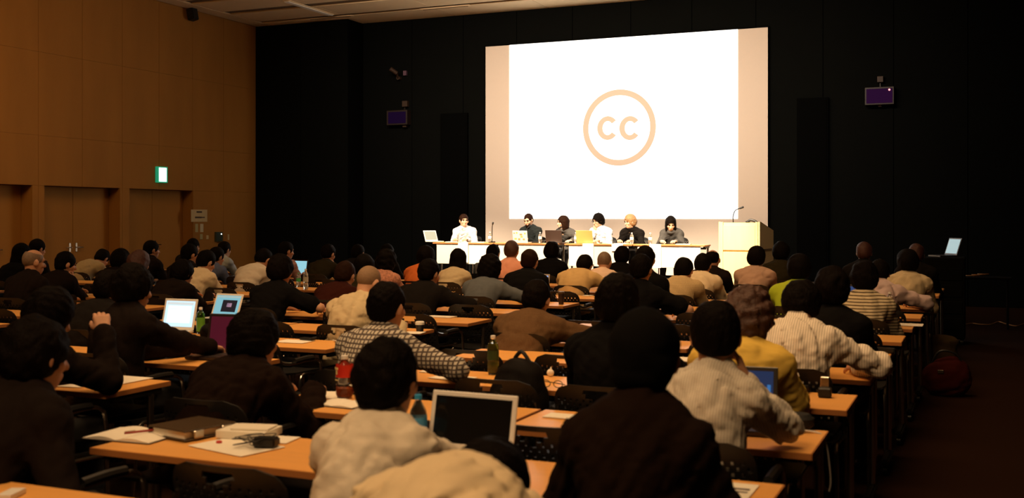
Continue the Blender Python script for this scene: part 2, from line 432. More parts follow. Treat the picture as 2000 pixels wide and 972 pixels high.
def make_chair():
    t = empty('stacking_chair')
    # perforated curved back
    nx, nz = 26, 17
    W, z0, z1 = 0.42, 0.47, 0.80
    bm = BM()
    def P(u, v, off):
        # rounded outline: width narrows near the top corners
        z = z0 + (z1 - z0) * v
        hw = W / 2
        rr = 0.085
        if z > z1 - rr: hw -= rr - math.sqrt(max(0, rr * rr - (z - (z1 - rr)) ** 2))
        if z < z0 + 0.05: hw -= 0.05 - math.sqrt(max(0, 0.05 ** 2 - (z0 + 0.05 - z) ** 2))
        x = (2 * u - 1) * hw
        y = -0.20 - 0.07 * v - 0.045 * (1 - (x / (W / 2)) ** 2) + off
        return Vector((x, y, z))
    def hole(u, v):
        x = (2 * u - 1) * W / 2; z = z0 + (z1 - z0) * v
        return (x / 0.06) ** 2 + ((z - (z1 - 0.035)) / 0.036) ** 2 < 1 and z < z1 - 0.028
    grid = {}
    def V(i, j, o):
        key = (i, j, o)
        if key not in grid: grid[key] = bm.verts.new(P(i / nx, j / nz, -0.004 if o else 0.004))
        return grid[key]
    for i in range(nx):
        for j in range(nz):
            u, v = (i + .5) / nx, (j + .5) / nz
            if hole(u, v): continue
            cor = [(i, j), (i + 1, j), (i + 1, j + 1), (i, j + 1)]
            perf = 1 <= i < nx - 1 and 1 <= j < nz - 3 and (i + j) % 2 == 0
            a = [V(x, y, 0) for x, y in cor]; b = [V(x, y, 1) for x, y in cor]
            if not perf:
                bm.faces.new(a[::-1]); bm.faces.new(b)
                for q, (di, dj) in enumerate(((0, -1), (1, 0), (0, 1), (-1, 0))):
                    ii, jj = i + di, j + dj
                    out = ii < 0 or jj < 0 or ii >= nx or jj >= nz or hole((ii + .5) / nx, (jj + .5) / nz)
                    if out: bm.faces.new((a[q], a[(q + 1) % 4], b[(q + 1) % 4], b[q]))
            else:
                k = 0.62
                def inner(o): return [bm.verts.new(P((i + .5 + (x - i - .5) * k) / nx, (j + .5 + (y - j - .5) * k) / nz, -0.004 if o else 0.004)) for x, y in cor]
                c, d = inner(0), inner(1)
                for q in range(4):
                    q2 = (q + 1) % 4
                    bm.faces.new((a[q2], a[q], c[q], c[q2])); bm.faces.new((b[q], b[q2], d[q2], d[q])); bm.faces.new((c[q2], c[q], d[q], d[q2]))
    bmesh.ops.recalc_face_normals(bm, faces=bm.faces)
    obj('backrest', bm, M_plastic, t, smooth=False)
    # seat shell
    bm = BM(); n = 10; top = []; bot = []
    for i in range(n + 1):
        ra, rb = [], []
        for j in range(n + 1):
            x = (i / n - .5) * 0.42; y = (j / n - .5) * 0.42
            k = 1 - 0.12 * max(0, abs(y) / 0.21 - .5)
            z = 0.425 - 0.02 * math.cos(x / 0.21 * 1.4) - 0.012 * (j / n) ** 3
            ra.append(bm.verts.new((x * k, y, z + .012))); rb.append(bm.verts.new((x * k, y, z)))
        top.append(ra); bot.append(rb)
    for i in range(n):
        for j in range(n):
            bm.faces.new((top[i][j], top[i + 1][j], top[i + 1][j + 1], top[i][j + 1])); bm.faces.new((bot[i][j], bot[i][j + 1], bot[i + 1][j + 1], bot[i + 1][j]))
    rim_t = [top[i][0] for i in range(n)] + [top[n][j] for j in range(n)] + [top[i][n] for i in range(n, 0, -1)] + [top[0][j] for j in range(n, 0, -1)]
    rim_b = [bot[i][0] for i in range(n)] + [bot[n][j] for j in range(n)] + [bot[i][n] for i in range(n, 0, -1)] + [bot[0][j] for j in range(n, 0, -1)]
    for k in range(len(rim_t)):
        k2 = (k + 1) % len(rim_t); bm.faces.new((rim_b[k], rim_b[k2], rim_t[k2], rim_t[k]))
    obj('seat', bm, M_plastic, t)
    for s in (-1, 1):
        bm = BM()
        tube(bm, [(s * .225, .19, .012), (s * .225, .175, .3), (s * .225, .165, .56), (s * .225, .13, .625), (s * .225, .05, .64), (s * .225, -.12, .635), (s * .222, -.2, .64), (s * .20, -.245, .66), (s * .19, -.255, .70)], 0.0105)
        obj('front_leg', bm, M_chrome, t)
        bm = BM()
        tube(bm, [(s * .225, -.235, .012), (s * .222, -.2, .25), (s * .215, -.17, .40), (s * .21, -.02, .405), (s * .215, .165, .40)], 0.0105)
        obj('rear_leg', bm, M_chrome, t)
        bm = BM(); tube(bm, [(s * .225, .07, .648), (s * .225, -.02, .652), (s * .225, -.13, .648)], 0.018); obj('armrest', bm, M_plastic, t)
    return t
ROWNAME = ['nearest', 'second', 'third', 'fourth', 'fifth', 'sixth', 'seventh', 'eighth', 'ninth', 'tenth', 'eleventh', 'twelfth', 'thirteenth']
proto_t = make_table()
nt_ = 0
TABLES = []
for k in range(13):
    for bi, (bx, bn) in enumerate(BLOCKS):
        for s in (0, 1):
            c = Vector((bx + drift(bi, k) + 0.605 + 1.21 * s, yfar(k) - 0.225, 0))
            vis = [to_px((c.x + dx, c.y + dy, 0.70)) for dx in (-.6, .6) for dy in (-.225, .225)]
            if max(v[0] for v in vis) < -5 or min(v[1] for v in vis) > 985: continue
            t = proto_t if nt_ == 0 else copy_tree(proto_t)
            t.location = c; nt_ += 1
            tag(t, 'tan seminar table, %s half of %s block, row %s from camera' % (('left', 'right')[s], bn, ROWNAME[k]), 'table', 'seminar tables in the audience')
            TABLES.append(c)
proto_c = make_chair()
CH_N = 0
def put_chair(x, y, label, rz=0.0, z=0.0):
    global CH_N
    c = proto_c if CH_N == 0 else copy_tree(proto_c)
    CH_N += 1
    c.location = (x, y, z); c.rotation_euler = (0, 0, rz)
    tag(c, label, 'chair', 'black perforated stacking chairs')
    return c
# ================================================================ PEOPLE (implicit surfaces meshed by surface nets)
f32 = np.float32
class Field:
    def __init__(s, lo, hi, vx):
        s.vx = vx; s.lo = np.array(lo, f32); n = np.maximum(4, np.ceil((np.array(hi) - np.array(lo)) / vx).astype(int) + 1)
        s.n = n; s.ax = [s.lo[i] + vx * np.arange(n[i], dtype=f32) for i in range(3)]
        s.D = np.full(n, 0.2, f32)
    def _sub(s, lo, hi, m):
        sl = []
        for i in range(3):
            a = int(max(0, math.floor((lo[i] - m - s.lo[i]) / s.vx))); b = int(min(s.n[i], math.ceil((hi[i] + m - s.lo[i]) / s.vx) + 1))
            if b <= a: return None
            sl.append(slice(a, b))
        return tuple(sl)
    def _pts(s, sl): return s.ax[0][sl[0]][:, None, None], s.ax[1][sl[1]][None, :, None], s.ax[2][sl[2]][None, None, :]
    def _merge(s, sl, d, k, op):
        a = s.D[sl]
        if op == 'u':
            h = np.clip(.5 + .5 * (a - d) / k, 0, 1); s.D[sl] = a * (1 - h) + d * h - k * h * (1 - h)
        elif op == 'sub':
            d = -d; h = np.clip(.5 - .5 * (a - d) / k, 0, 1); s.D[sl] = a * (1 - h) + d * h + k * h * (1 - h)
    def cap(s, a, b, ra, rb, k=.02, op='u'):
        a = np.array(a, float); b = np.array(b, float); r = max(ra, rb)
        sl = s._sub(np.minimum(a, b) - r, np.maximum(a, b) + r, k + 2 * s.vx)
        if sl is None: return
        x, y, z = s._pts(sl); ba = (b - a).astype(f32); L2 = float(ba @ ba) + 1e-9
        px, py, pz = x - f32(a[0]), y - f32(a[1]), z - f32(a[2])
        h = np.clip((px * ba[0] + py * ba[1] + pz * ba[2]) / f32(L2), 0, 1)
        d = np.sqrt((px - h * ba[0]) ** 2 + (py - h * ba[1]) ** 2 + (pz - h * ba[2]) ** 2) - (f32(ra) + f32(rb - ra) * h)
        s._merge(sl, d, k, op)
    def ell(s, c, r, Rm=None, k=.03, op='u'):
        c = np.array(c, float); r = np.array(r, float)
        Rm = np.eye(3) if Rm is None else np.array(Rm)
        ext = np.sqrt(((Rm * r[None, :]) ** 2).sum(1))
        sl = s._sub(c - ext, c + ext, k + 2 * s.vx)
        if sl is None: return
        x, y, z = s._pts(sl); p = (x - f32(c[0]), y - f32(c[1]), z - f32(c[2]))
        A = (Rm.T / r[:, None]).astype(f32); B = (Rm.T / (r ** 2)[:, None]).astype(f32)
        q = [A[i, 0] * p[0] + A[i, 1] * p[1] + A[i, 2] * p[2] for i in range(3)]
        w_ = [B[i, 0] * p[0] + B[i, 1] * p[1] + B[i, 2] * p[2] for i in range(3)]
        k0 = np.sqrt(q[0] ** 2 + q[1] ** 2 + q[2] ** 2); k1 = np.sqrt(w_[0] ** 2 + w_[1] ** 2 + w_[2] ** 2) + 1e-6
        s._merge(sl, k0 * (k0 - 1) / k1, k, op)
    def ring(s, c, R0, r, Rm, k=.01, yscale=1.0, zs=1.0):
        c = np.array(c, float); e = R0 + r * 2
        sl = s._sub(c - e, c + e, k + 2 * s.vx)
        if sl is None: return
        x, y, z = s._pts(sl); p = (x - f32(c[0]), y - f32(c[1]), z - f32(c[2])); Rt = np.array(Rm).T.astype(f32)
        q = [Rt[i, 0] * p[0] + Rt[i, 1] * p[1] + Rt[i, 2] * p[2] for i in range(3)]
        rad = np.sqrt(q[0] ** 2 + (q[1] / yscale) ** 2)
        s._merge(sl, np.sqrt((rad - R0) ** 2 + (q[2] / zs) ** 2) - f32(r), k, 'u')
    def cut(s, n, off, k=.01):     # keep where n.p < off
        x, y, z = s.ax[0][:, None, None], s.ax[1][None, :, None], s.ax[2][None, None, :]
        d = f32(n[0]) * x + f32(n[1]) * y + f32(n[2]) * z - f32(off)
        a = s.D; h = np.clip(.5 - .5 * (a - d) / k, 0, 1); s.D = (a * (1 - h) + d * h + k * h * (1 - h)).astype(f32)
    def noise(s, amp, fr, rng, n=3, ridge=False, warp=1.3):
        x, y, z = s.ax[0][:, None, None], s.ax[1][None, :, None], s.ax[2][None, None, :]
        tot = np.zeros(s.D.shape, f32)
        wv = None
        for i in range(n):
            v = rng.normal(size=3); v /= np.linalg.norm(v); v = v * fr * (0.7 + 0.6 * rng.random())
            ph = rng.random() * 6.28
            arg = f32(v[0]) * x + f32(v[1]) * y + f32(v[2]) * z + f32(ph)
            if wv is not None: arg = arg + warp * wv
            t = np.sin(arg)
            wv = t
            tot += (1 - 2 * np.abs(t)) if ridge else t
        s.D += tot * f32(amp / n)
    def mesh(s):
        D = s.D; n = D.shape
        D[0] = np.maximum(D[0], .01); D[-1] = np.maximum(D[-1], .01); D[:, 0] = np.maximum(D[:, 0], .01); D[:, -1] = np.maximum(D[:, -1], .01)
        D[:, :, 0] = np.maximum(D[:, :, 0], .01); D[:, :, -1] = np.maximum(D[:, :, -1], .01)
        I = D < 0
        cnt = np.zeros((n[0] - 1, n[1] - 1, n[2] - 1), np.int8)
        for a in (0, 1):
            for b in (0, 1):
                for c in (0, 1): cnt += I[a:n[0] - 1 + a, b:n[1] - 1 + b, c:n[2] - 1 + c]
        act = (cnt > 0) & (cnt < 8)
        ii = np.argwhere(act)
        if len(ii) == 0: return np.zeros((0, 3), f32), np.zeros((0, 4), np.int32)
        idx = np.full(act.shape, -1, np.int32); idx[act] = np.arange(len(ii))
        P = np.zeros((len(ii), 3), f32); W = np.zeros(len(ii), f32)
        cv = {}
        for a in (0, 1):
            for b in (0, 1):
                for c in (0, 1): cv[(a, b, c)] = D[ii[:, 0] + a, ii[:, 1] + b, ii[:, 2] + c]
        for axis in range(3):
            for o1 in (0, 1):
                for o2 in (0, 1):
                    k0 = [0, 0, 0]; oth = [q for q in range(3) if q != axis]; k0[oth[0]] = o1; k0[oth[1]] = o2
                    k1 = list(k0); k1[axis] = 1
                    v0, v1 = cv[tuple(k0)], cv[tuple(k1)]
                    m = (v0 < 0) != (v1 < 0)
                    t = v0[m] / (v0[m] - v1[m])
                    e = np.zeros((m.sum(), 3), f32); e[:, oth[0]] = o1; e[:, oth[1]] = o2; e[:, axis] = t
                    P[m] += e; W[m] += 1
        P = (ii + P / W[:, None]) * s.vx + s.lo
        Q = []
        for axis in range(3):
            o = [q for q in range(3) if q != axis]
            sl0 = [slice(1, -1)] * 3; sl1 = [slice(1, -1)] * 3
            sl0[axis] = slice(0, n[axis] - 1); sl1[axis] = slice(1, n[axis])
            A, B = I[tuple(sl0)], I[tuple(sl1)]
            for flip, mm in ((False, A & ~B), (True, ~A & B)):
                e = np.argwhere(mm)
                if len(e) == 0: continue
                e[:, o[0]] += 1; e[:, o[1]] += 1
                def g(d0, d1):
                    q = e.copy(); q[:, o[0]] += d0; q[:, o[1]] += d1
                    return idx[q[:, 0], q[:, 1], q[:, 2]]
                quad = np.stack([g(-1, -1), g(0, -1), g(0, 0), g(-1, 0)], 1)
                fl = flip if axis != 1 else not flip
                Q.append(quad[:, ::-1] if fl else quad)
        return P.astype(f32), np.concatenate(Q).astype(np.int32)
def merge(parts):
    V, Q, o = [], [], 0
    for v, q in parts:
        V.append(v); Q.append(q + o); o += len(v)
    return np.concatenate(V), np.concatenate(Q)
def np_mesh(name, V, Q):
    me = bpy.data.meshes.new(name)
    me.vertices.add(len(V)); me.vertices.foreach_set('co', V.astype(f32).ravel())
    me.loops.add(Q.size); me.loops.foreach_set('vertex_index', Q.ravel().astype(np.int32))
    me.polygons.add(len(Q)); me.polygons.foreach_set('loop_start', np.arange(0, Q.size, 4, dtype=np.int32))
    me.polygons.foreach_set('use_smooth', np.ones(len(Q), bool))
    me.update(calc_edges=True)
    return me
def rotm(yaw=0, pitch=0, roll=0):      # yaw CCW seen from above, pitch down positive, roll to the right
    return np.array(Euler((-pitch, roll, yaw), 'YXZ').to_matrix()) if False else np.array((Matrix.Rotation(yaw, 3, 'Z') @ Matrix.Rotation(-pitch, 3, 'X') @ Matrix.Rotation(roll, 3, 'Y')))
def unit(v): v = np.array(v, float); return v / (np.linalg.norm(v) + 1e-9)
def ik(a, t, l1, l2, pole):
    a = np.array(a, float); t = np.array(t, float); d = t - a; L = np.linalg.norm(d)
    if L > (l1 + l2) * .995: t = a + d / L * (l1 + l2) * .995; d = t - a; L = np.linalg.norm(d)
    L = max(L, .08); u = d / L
    x = (l1 ** 2 - l2 ** 2 + L ** 2) / (2 * L); h = math.sqrt(max(0, l1 ** 2 - x ** 2))
    p = np.array(pole, float); p = p - u * (p @ u); p = unit(p)
    return a + u * x + p * h, t
def hand(side, W, dirv, nrm, curl, vx):
    """W wrist, dirv finger direction, nrm back-of-hand direction; five separate fingers"""
    d = unit(dirv); nn = unit(np.array(nrm) - d * (np.array(nrm) @ d)); s = np.cross(d, nn) * side   # s points to the thumb side
    f = Field(np.array(W) - .17 + d * .06, np.array(W) + .17 + d * .06, vx)
    f.cap(W - d * .03, W + d * .01, .024, .024, .01)
    kn = []
    for i, o in enumerate((.030, .010, -.010, -.029)):
        k0 = W + d * .015 + s * o * .6; k1 = W + d * (.082 - (.0, .0, .004, .012)[i]) + s * o
        f.cap(k0, k1, .015, .0115, .014); kn.append(k1)
    for i, (k1, L) in enumerate(zip(kn, (.070, .078, .072, .057))):
        c = curl * (1 + .08 * i); p = k1; a = 0.0
        for q, (fr, r) in enumerate(((.44, .0092), (.31, .0083), (.25, .0072))):
            a += c * (0.55, 1.0, 0.7)[q]
            e = p + (d * math.cos(a) - nn * math.sin(a) + s * (.018 * (1.5 - i))) * L * fr
            f.cap(p, e, r, r * .93, .003); p = e
    t0 = W + d * .025 + s * .022 - nn * .005; t1 = t0 + (d * .55 + s * .6 - nn * .25) * .042; t2 = t1 + (d * .8 + s * .25 - nn * (.2 + .5 * curl)) * .032; t3 = t2 + (d * .85 - nn * (.2 + .6 * curl)) * .024
    f.cap(t0, t1, .015, .0115, .012); f.cap(t1, t2, .0108, .0098, .003); f.cap(t2, t3, .0095, .008, .003)
    return f.mesh()

def person(name, loc, head, label, top='shirt', topm=None, skin=None, hair='short', hairm=None, yaw=0, pitch=12, roll=0, face=0,
           arms=('desk', 'desk'), lod=1, sleeves='long', L=.45, bow=.07, twist=0, trous=None, fold=1.0, collar=None, eyes=False,
           hands=True, size=1.0, group=None, ndesk=0.16, hipx=0.0, wide=1.0, brow=None, hh=1.0, shoulder_up=0.0, seatz=0.0, dz=DZ, legs=True, handpos=None, headscale=1.0, face_beard=None, glasses=False):
    """loc: world point below the head (x, y); head: world height of the head centre. Built in a frame whose +Y is where the chest faces."""
    rng = np.random.default_rng(abs(hash_(label)) % 100000)
    yaw, pitch, roll, twist = R(yaw), R(pitch), R(roll), R(twist)
    Rh = rotm(yaw, pitch, roll)
    Rn = rotm(yaw * .4, pitch * .8, roll * .6)
    hs = headscale
    Hc = np.array([0, 0, head - seatz], float)
    N = Hc + Rn @ np.array([0, -.035, -.150]) * hs
    zh = .52
    dzz = N[2] - zh
    off = math.sqrt(max(L * L - dzz * dzz, .03 ** 2)) if dzz < L else .04
    P0 = np.array([-hipx, N[1] - off, zh])
    shift = np.array([P0[0], P0[1], 0.0])           # origin under the hips
    Hc = Hc - shift; N = N - shift; P0 = P0 - shift
    ch = N - P0; back = unit(np.array([0, -ch[2], ch[1]]))
    ctl = (N + P0) / 2 + back * bow * 2
    def B(t): return (1 - t) ** 2 * P0 + 2 * t * (1 - t) * ctl + t * t * N
    def T(t): return unit(2 * (1 - t) * (ctl - P0) + 2 * t * (N - ctl))
    def Rt(t):
        u = T(t); a = twist * t; r_ = np.array([math.cos(a), math.sin(a), 0]); r_ = unit(r_ - u * (r_ @ u)); f_ = np.cross(u, r_)
        return np.stack([r_, f_, u], 1)
    w_ = wide * size
    Rc = Rt(.74); Rs = Rt(.86)
    Sh = [B(.84) + Rs @ np.array([s * (.148) * w_, .012, .004 + shoulder_up]) for s in (-1, 1)]
    # desk frame: distances are measured from the head towards the front
    A = []
    for s, mode, S_ in ((-1, arms[0], Sh[0]), (1, arms[1], Sh[1])):
        pole = (s * .5, -.7, -.7); hn = (0, .2, 1); hd = (-s * .35, 1, -.05); cu = .45
        z = dz + .048
        if isinstance(mode, (tuple, list)):
            t = np.array(mode[:3], float) - shift; hd = mode[3] if len(mode) > 3 else hd; hn = mode[4] if len(mode) > 4 else hn; cu = mode[5] if len(mode) > 5 else cu
            if len(mode) > 6: pole = mode[6]
        elif mode == 'desk': t = np.array([s * .13, Hc[1] + ndesk + .06, z])
        elif mode == 'type': t = np.array([s * .09, Hc[1] + ndesk + .10, z + .02]); cu = .6
        elif mode == 'lap': t = np.array([s * .10, .26, .64]); pole = (s * 1.0, -.8, -.2)
        elif mode == 'out': t = np.array([s * .28, Hc[1] + ndesk + .02, z]); pole = (s * 1, -.6, -.1)
        elif mode == 'chin': t = Hc + Rh @ np.array([s * .055, .065, -.185]); hd = Rh @ np.array([-s * .25, .25, 1]); hn = (s * .3, 1, 0); cu = .95; pole = (s * .5, .5, -1)
        elif mode == 'cheek': t = Hc + Rh @ np.array([s * .105, .03, -.155]); hd = Rh @ np.array([-s * .15, .1, 1]); hn = (s * 1, .2, .1); cu = .7; pole = (s * .7, .4, -1)
        elif mode == 'head': t = Hc + Rh @ np.array([s * .14, .01, -.10]); hd = Rh @ np.array([-s * .3, .1, 1]); hn = (s * 1, .1, .3); cu = .5; pole = (s * 1, .5, -.8)
        E, Wr = ik(S_, t, .285 * size, .25 * size, pole)
        A.append((S_, E, Wr, np.array(hd, float), np.array(hn, float), cu, s))
    vc, vs, vh, vn = ((.014, .0095, .0065, .0055), (.018, .0125, .009, .008), (.024, .0165, .012, .0095))[lod]
    def torso(f, g, kk=.04):
        f.ell(B(.05), (.155 * w_ + g, .125 * size + g, .12 + g), Rt(.05), k=kk)
        f.ell(B(.34), (.143 * w_ + g, .108 * size + g, .16 + g), Rt(.34), k=kk)
        f.ell(B(.66), (.150 * w_ + g, .112 * size + g, .16 + g), Rt(.66), k=kk)
        f.ell(B(.86) + Rs @ np.array([0, -.008, -.01]), (.120 * w_ + g, .085 * size + g, .085 + g), Rs, k=kk)
        f.cap(Sh[0], Sh[1], .062 * size + g, .062 * size + g, kk)
        for s_ in (0, 1): f.cap(N + (Hc - N) * .15, Sh[s_], .045 + g, .052 + g, kk)
    def arm(f, g, part, kk=.03):
        for S_, E, Wr, hd, hn, cu, s in A:
            if part == 'short': f.cap(S_, S_ + (E - S_) * .72, .054 * size + g, .050 * size + g * 1.8, kk); continue
            f.cap(S_, E, .050 * size + g, .039 * size + g * .8, kk)
            e2 = E + (Wr - E) * (.96 if part == 'cuff' else 1.0)
            if part == 'roll': e2 = E + (Wr - E) * .35
            f.cap(E, e2, .039 * size + g * .8, (.027 if part != 'roll' else .037) * size + g * .9, kk)
    allp = np.array([P0, N, Hc, Sh[0], Sh[1]] + [a[1] for a in A] + [a[2] for a in A])
    lo, hi = allp.min(0) - .24, allp.max(0) + .24
    # ---- body: core + head + hands in one mesh
    f = Field((min(lo[0], -.28), min(lo[1], -.2), 0.0), (max(hi[0], .28), max(hi[1], .66), hi[2]), vc)
    torso(f, -.006); arm(f, -.004, 'full')
    f.cap(N - Rn @ np.array([0, 0, .04]), Hc + Rh @ np.array([0, -.02, -.07]) * hs, .056, .054, .03)
    knees, ankles = [], []
    for s in (-1, 1):
        h_ = P0 + np.array([s * .09, .02, -.01]); kn_ = P0 + np.array([s * (.11 + .02 * rng.random()), .40 * size, -.02]); an = kn_ + np.array([s * .01, -.02 + .12 * rng.random(), -(.41 + seatz * 0)]); an[2] = .09
        f.cap(h_, kn_, .078, .056, .03); f.cap(kn_, an, .052, .036, .02); f.cap(an, an + np.array([0, .15, -.05]), .034, .028, .02)
        knees.append((h_, kn_)); ankles.append(an)
    parts = [f.mesh()]
    f = Field(Hc - .17 * hs, Hc + .17 * hs, vh)
    q = lambda v: Hc + Rh @ (np.array(v) * hs)
    e_ = lambda c, r, k=.02, op='u', Rx=None: f.ell(q(c), np.array(r) * hs, Rh if Rx is None else Rh @ Rx, k, op)
    e_((0, -.012, .028), (.074, .092, .088)); e_((0, .020, -.045), (.056, .064, .066), .04); e_((0, .050, -.085), (.030, .028, .028), .025)
    f.cap(q((0, .078, .012)), q((0, .100, -.030)), .008, .014, .012)
    f.cap(q((-.038, .072, .028)), q((.038, .072, .028)), .012, .012, .015)
    for s in (-1, 1):
        e_((s * .032, .092, .008), (.019, .016, .012), .012, 'sub')
        e_((s * .040, .058, -.025), (.022, .022, .020), .02)
        e_((s * .079, -.008, -.005), (.011, .024, .034), .008, 'u', rotm(-s * R(22), 0, 0))
    f.cap(q((-.020, .082, -.058)), q((.020, .082, -.058)), .0065, .0065, .006); f.cap(q((-.016, .080, -.068)), q((.016, .080, -.068)), .0075, .0075, .005)
    f.cap(q((0, -.02, -.06)), N + (Hc - N) * .25, .055 * hs, .056, .03)
    parts.append(f.mesh())
    if hands:
        for S_, E, Wr, hd, hn, cu, s in A:
            parts.append(hand(-s, Wr, hd * .75 + .25 * unit(Wr - E), hn, cu, vn))
    V, Q = merge(parts)
    body = link_mesh(name, np_mesh(name, V, Q), skin or M_skin)
    fr = R(face)
    sh3 = np.array([shift[0] * math.cos(fr) - shift[1] * math.sin(fr), shift[0] * math.sin(fr) + shift[1] * math.cos(fr)])
    body.location = (loc[0] + sh3[0], loc[1] + sh3[1], seatz); body.rotation_euler = (0, 0, fr)
    tag(body, label, 'person', group)
    # ---- top garment
    g = {'shirt': .013, 'tee': .012, 'jacket': .022, 'hoodie': .024, 'sweater': .017}[top]
    f = Field((min(lo[0], -.26), lo[1], .40), (max(hi[0], .26), hi[1], max(N[2], Sh[0][2], Sh[1][2], B(.7)[2], A[0][2][2], A[1][2][2], A[0][1][2], A[1][1][2]) + .16), vs)
    torso(f, g)
    f.ell(P0 + np.array([0, -.0, .03]), (.175 * w_ + g, .14 + g, .10), None, k=.04)
    arm(f, g, {'long': 'cuff', 'short': 'short', 'roll': 'roll'}[sleeves])
    amp = {'shirt': .010, 'tee': .008, 'jacket': .007, 'hoodie': .010, 'sweater': .007}[top] * fold
    f.noise(amp, 34, rng, 3, True); f.noise(amp * .5, 85, rng, 3, True)
    Rk = Rn
    if top in ('shirt', 'jacket'):
        f.ring(N + (Hc - N) * .16, .062, .011, Rk, .008, 1.08, 2.0)
        if top == 'jacket': f.ring(N + (Hc - N) * .02, .078, .014, Rk, .02, 1.15, 1.6)
    elif top == 'hoodie':
        f.ring(N + (Hc - N) * .06, .083, .030, Rk, .03, 1.15, 1.0); f.ell(N + Rk @ np.array([0, -.085, -.06]), (.10, .045, .085), Rk, k=.03)
    else:
        f.ring(N + (Hc - N) * .10, .062, .009, Rk, .01, 1.1, 1.0)
    if sleeves == 'long':
        for S_, E, Wr, hd, hn, cu, s in A:
            f.cap(Wr - (Wr - E) * .09, Wr - (Wr - E) * .03, .034 + g * .5, .034 + g * .5, .006)
    V, Q = f.mesh()
    gname = {'shirt': 'shirt', 'tee': 't_shirt', 'jacket': 'jacket', 'hoodie': 'hooded_sweater', 'sweater': 'sweater'}[top]
    link_mesh(gname, np_mesh(gname, V, Q), topm, body)
    if collar:
        f = Field(N - .13, N + .16, vh)
        f.ring(N + (Hc - N) * .27, .060, .010, Rk, .006, 1.08, 2.2)
        V, Q = f.mesh(); cc = link_mesh('shirt_collar', np_mesh('shirt_collar', V, Q), collar, body); cc['label'] = 'pale shirt collar'
    # ---- trousers and shoes
    f = Field((-.27, -.22, .05), (.27, .60, .72), .024 if lod else .018)
    f.ell(P0, (.178 * w_, .14, .115), None, k=.04)
    for (h_, kn_), an in zip(knees, ankles):
        f.cap(h_, kn_, .090, .070, .04); f.cap(kn_, an, .066, .052, .03)
    f.noise(.006, 30, rng, 2, True)
    V, Q = f.mesh(); link_mesh('trousers', np_mesh('trousers', V, Q), trous or M_trous, body)
    for an in ankles:
        f = Field(an + (-.07, -.09, -.10), an + (.07, .24, .05), .014)
        f.cap(an + (0, -.03, -.045), an + (0, .15, -.052), .040, .036, .02); f.cut((0, 0, -1), -.004, .004)
        V, Q = f.mesh(); link_mesh('shoe', np_mesh('shoe', V, Q), M_shoe, body)
    # ---- hair
    hm = hairm
    if hair != 'none':
        f = Field(Hc - .22 * hs - (np.array([0, 0, .18]) if hair in ('long', 'bob') else 0), Hc + .20 * hs, vh)
        t = {'short': .016, 'bushy': .026, 'curly': .034, 'long': .022, 'bob': .024, 'bald': .006, 'shaved': .004, 'thin': .009, 'beanie': .020}[hair] * hh
        ctr = (0, -.018, .030)
        e_ = lambda c, r, k=.02, op='u', Rx=None: f.ell(q(c), np.array(r) * hs, Rh if Rx is None else Rh @ Rx, k, op)
        e_(ctr, (.074 + t, .090 + t, .088 + t))
        if hair in ('bushy', 'curly'): e_((0, -.045, -.010), (.070 + t, .062 + t, .075 + t), .03)
        if hair == 'curly': e_((0, -.05, -.06), (.070 + t, .055 + t, .065 + t), .03)
        if hair == 'short': e_((0, -.050, -.020), (.060 + t, .048 + t, .062 + t * .5), .03)
        if hair == 'bob':
            e_((0, -.040, -.060), (.072 + t, .055 + t, .095), .03)
            for s in (-1, 1): e_((s * .078, .010, -.055), (.022, .045, .085), .02)
        if hair == 'long':
            e_((0, -.050, -.060), (.070 + t, .050 + t, .100), .03); f.ell(q((0, -.065, -.10)) + np.array([0, -.012, -.075]), (.080, .045, .13), None, .04)
            for s in (-1, 1): e_((s * .078, .000, -.060), (.020, .040, .095), .02)
        if hair == 'beanie': e_((0, -.045, -.035), (.080, .062, .070), .03)
        am = {'short': .004, 'bushy': .006, 'curly': .012, 'long': .004, 'bob': .004, 'bald': .002, 'shaved': .001, 'thin': .003, 'beanie': .003}[hair]
        f.noise(am, 60, rng, 3) if hair != 'curly' else f.noise(am * 1.2, 120, rng, 6, False, 0.3)
        if lod < 2 and hair not in ('shaved', 'beanie'): f.noise(am * .7, 170, rng, 3)
        # face opening, ears, nape
        e_((0, .088, -.040), (.062, .060, .092), .008, 'sub')
        e_((0, .120, -.10), (.09, .07, .10), .008, 'sub')
        if hair in ('bob', 'long'): e_((0, .085, -.080), (.060, .085, .115), .010, 'sub')
        if hair in ('short', 'thin', 'bald', 'shaved'):
            for s in (-1, 1): e_((s * .085, .004, -.030), (.022, .030, .042), .006, 'sub')
            nv = Rh @ np.array([0, .35, -1.0]); nv /= np.linalg.norm(nv); f.cut(nv, float(nv @ q((0, -.07, -.078))), .02)
        elif hair == 'bushy':
            nv = Rh @ np.array([0, .25, -1.0]); nv /= np.linalg.norm(nv); f.cut(nv, float(nv @ q((0, -.07, -.088))), .02)
        if hair == 'bald': e_((0, -.005, .10), (.060, .075, .060), .01, 'sub')
        V, Q = f.mesh()
        nm = 'knit_cap' if hair == 'beanie' else 'hair'
        if len(V): link_mesh(nm, np_mesh(nm, V, Q), hm, body)
    if face_beard:
        f = Field(Hc - .17 * hs, Hc + .12 * hs, vh)
        f.ell(q((0, .045, -.078)), np.array((.052, .046, .050)) * hs, Rh, .02); f.ell(q((0, .080, -.035)), np.array((.05, .05, .020)) * hs, Rh, .01, 'sub')
        V, Q = f.mesh(); link_mesh('beard', np_mesh('beard', V, Q), face_beard, body)
    if eyes:
        for s in (-1, 1):
            bm = BM(); sph(bm, (0, 0, 0), .0125 * hs, 10, (1, .7, .62)); obj('eye', bm, M_eye, body, loc=q((s * .032, .0795, .008)), rot=(0, 0, yaw))
            bm = BM(); tube(bm, [q((s * .016, .088, .026)), q((s * .032, .091, .031)), q((s * .050, .080, .026))], .0045 * hs, 6); obj('eyebrow', bm, hm, body)
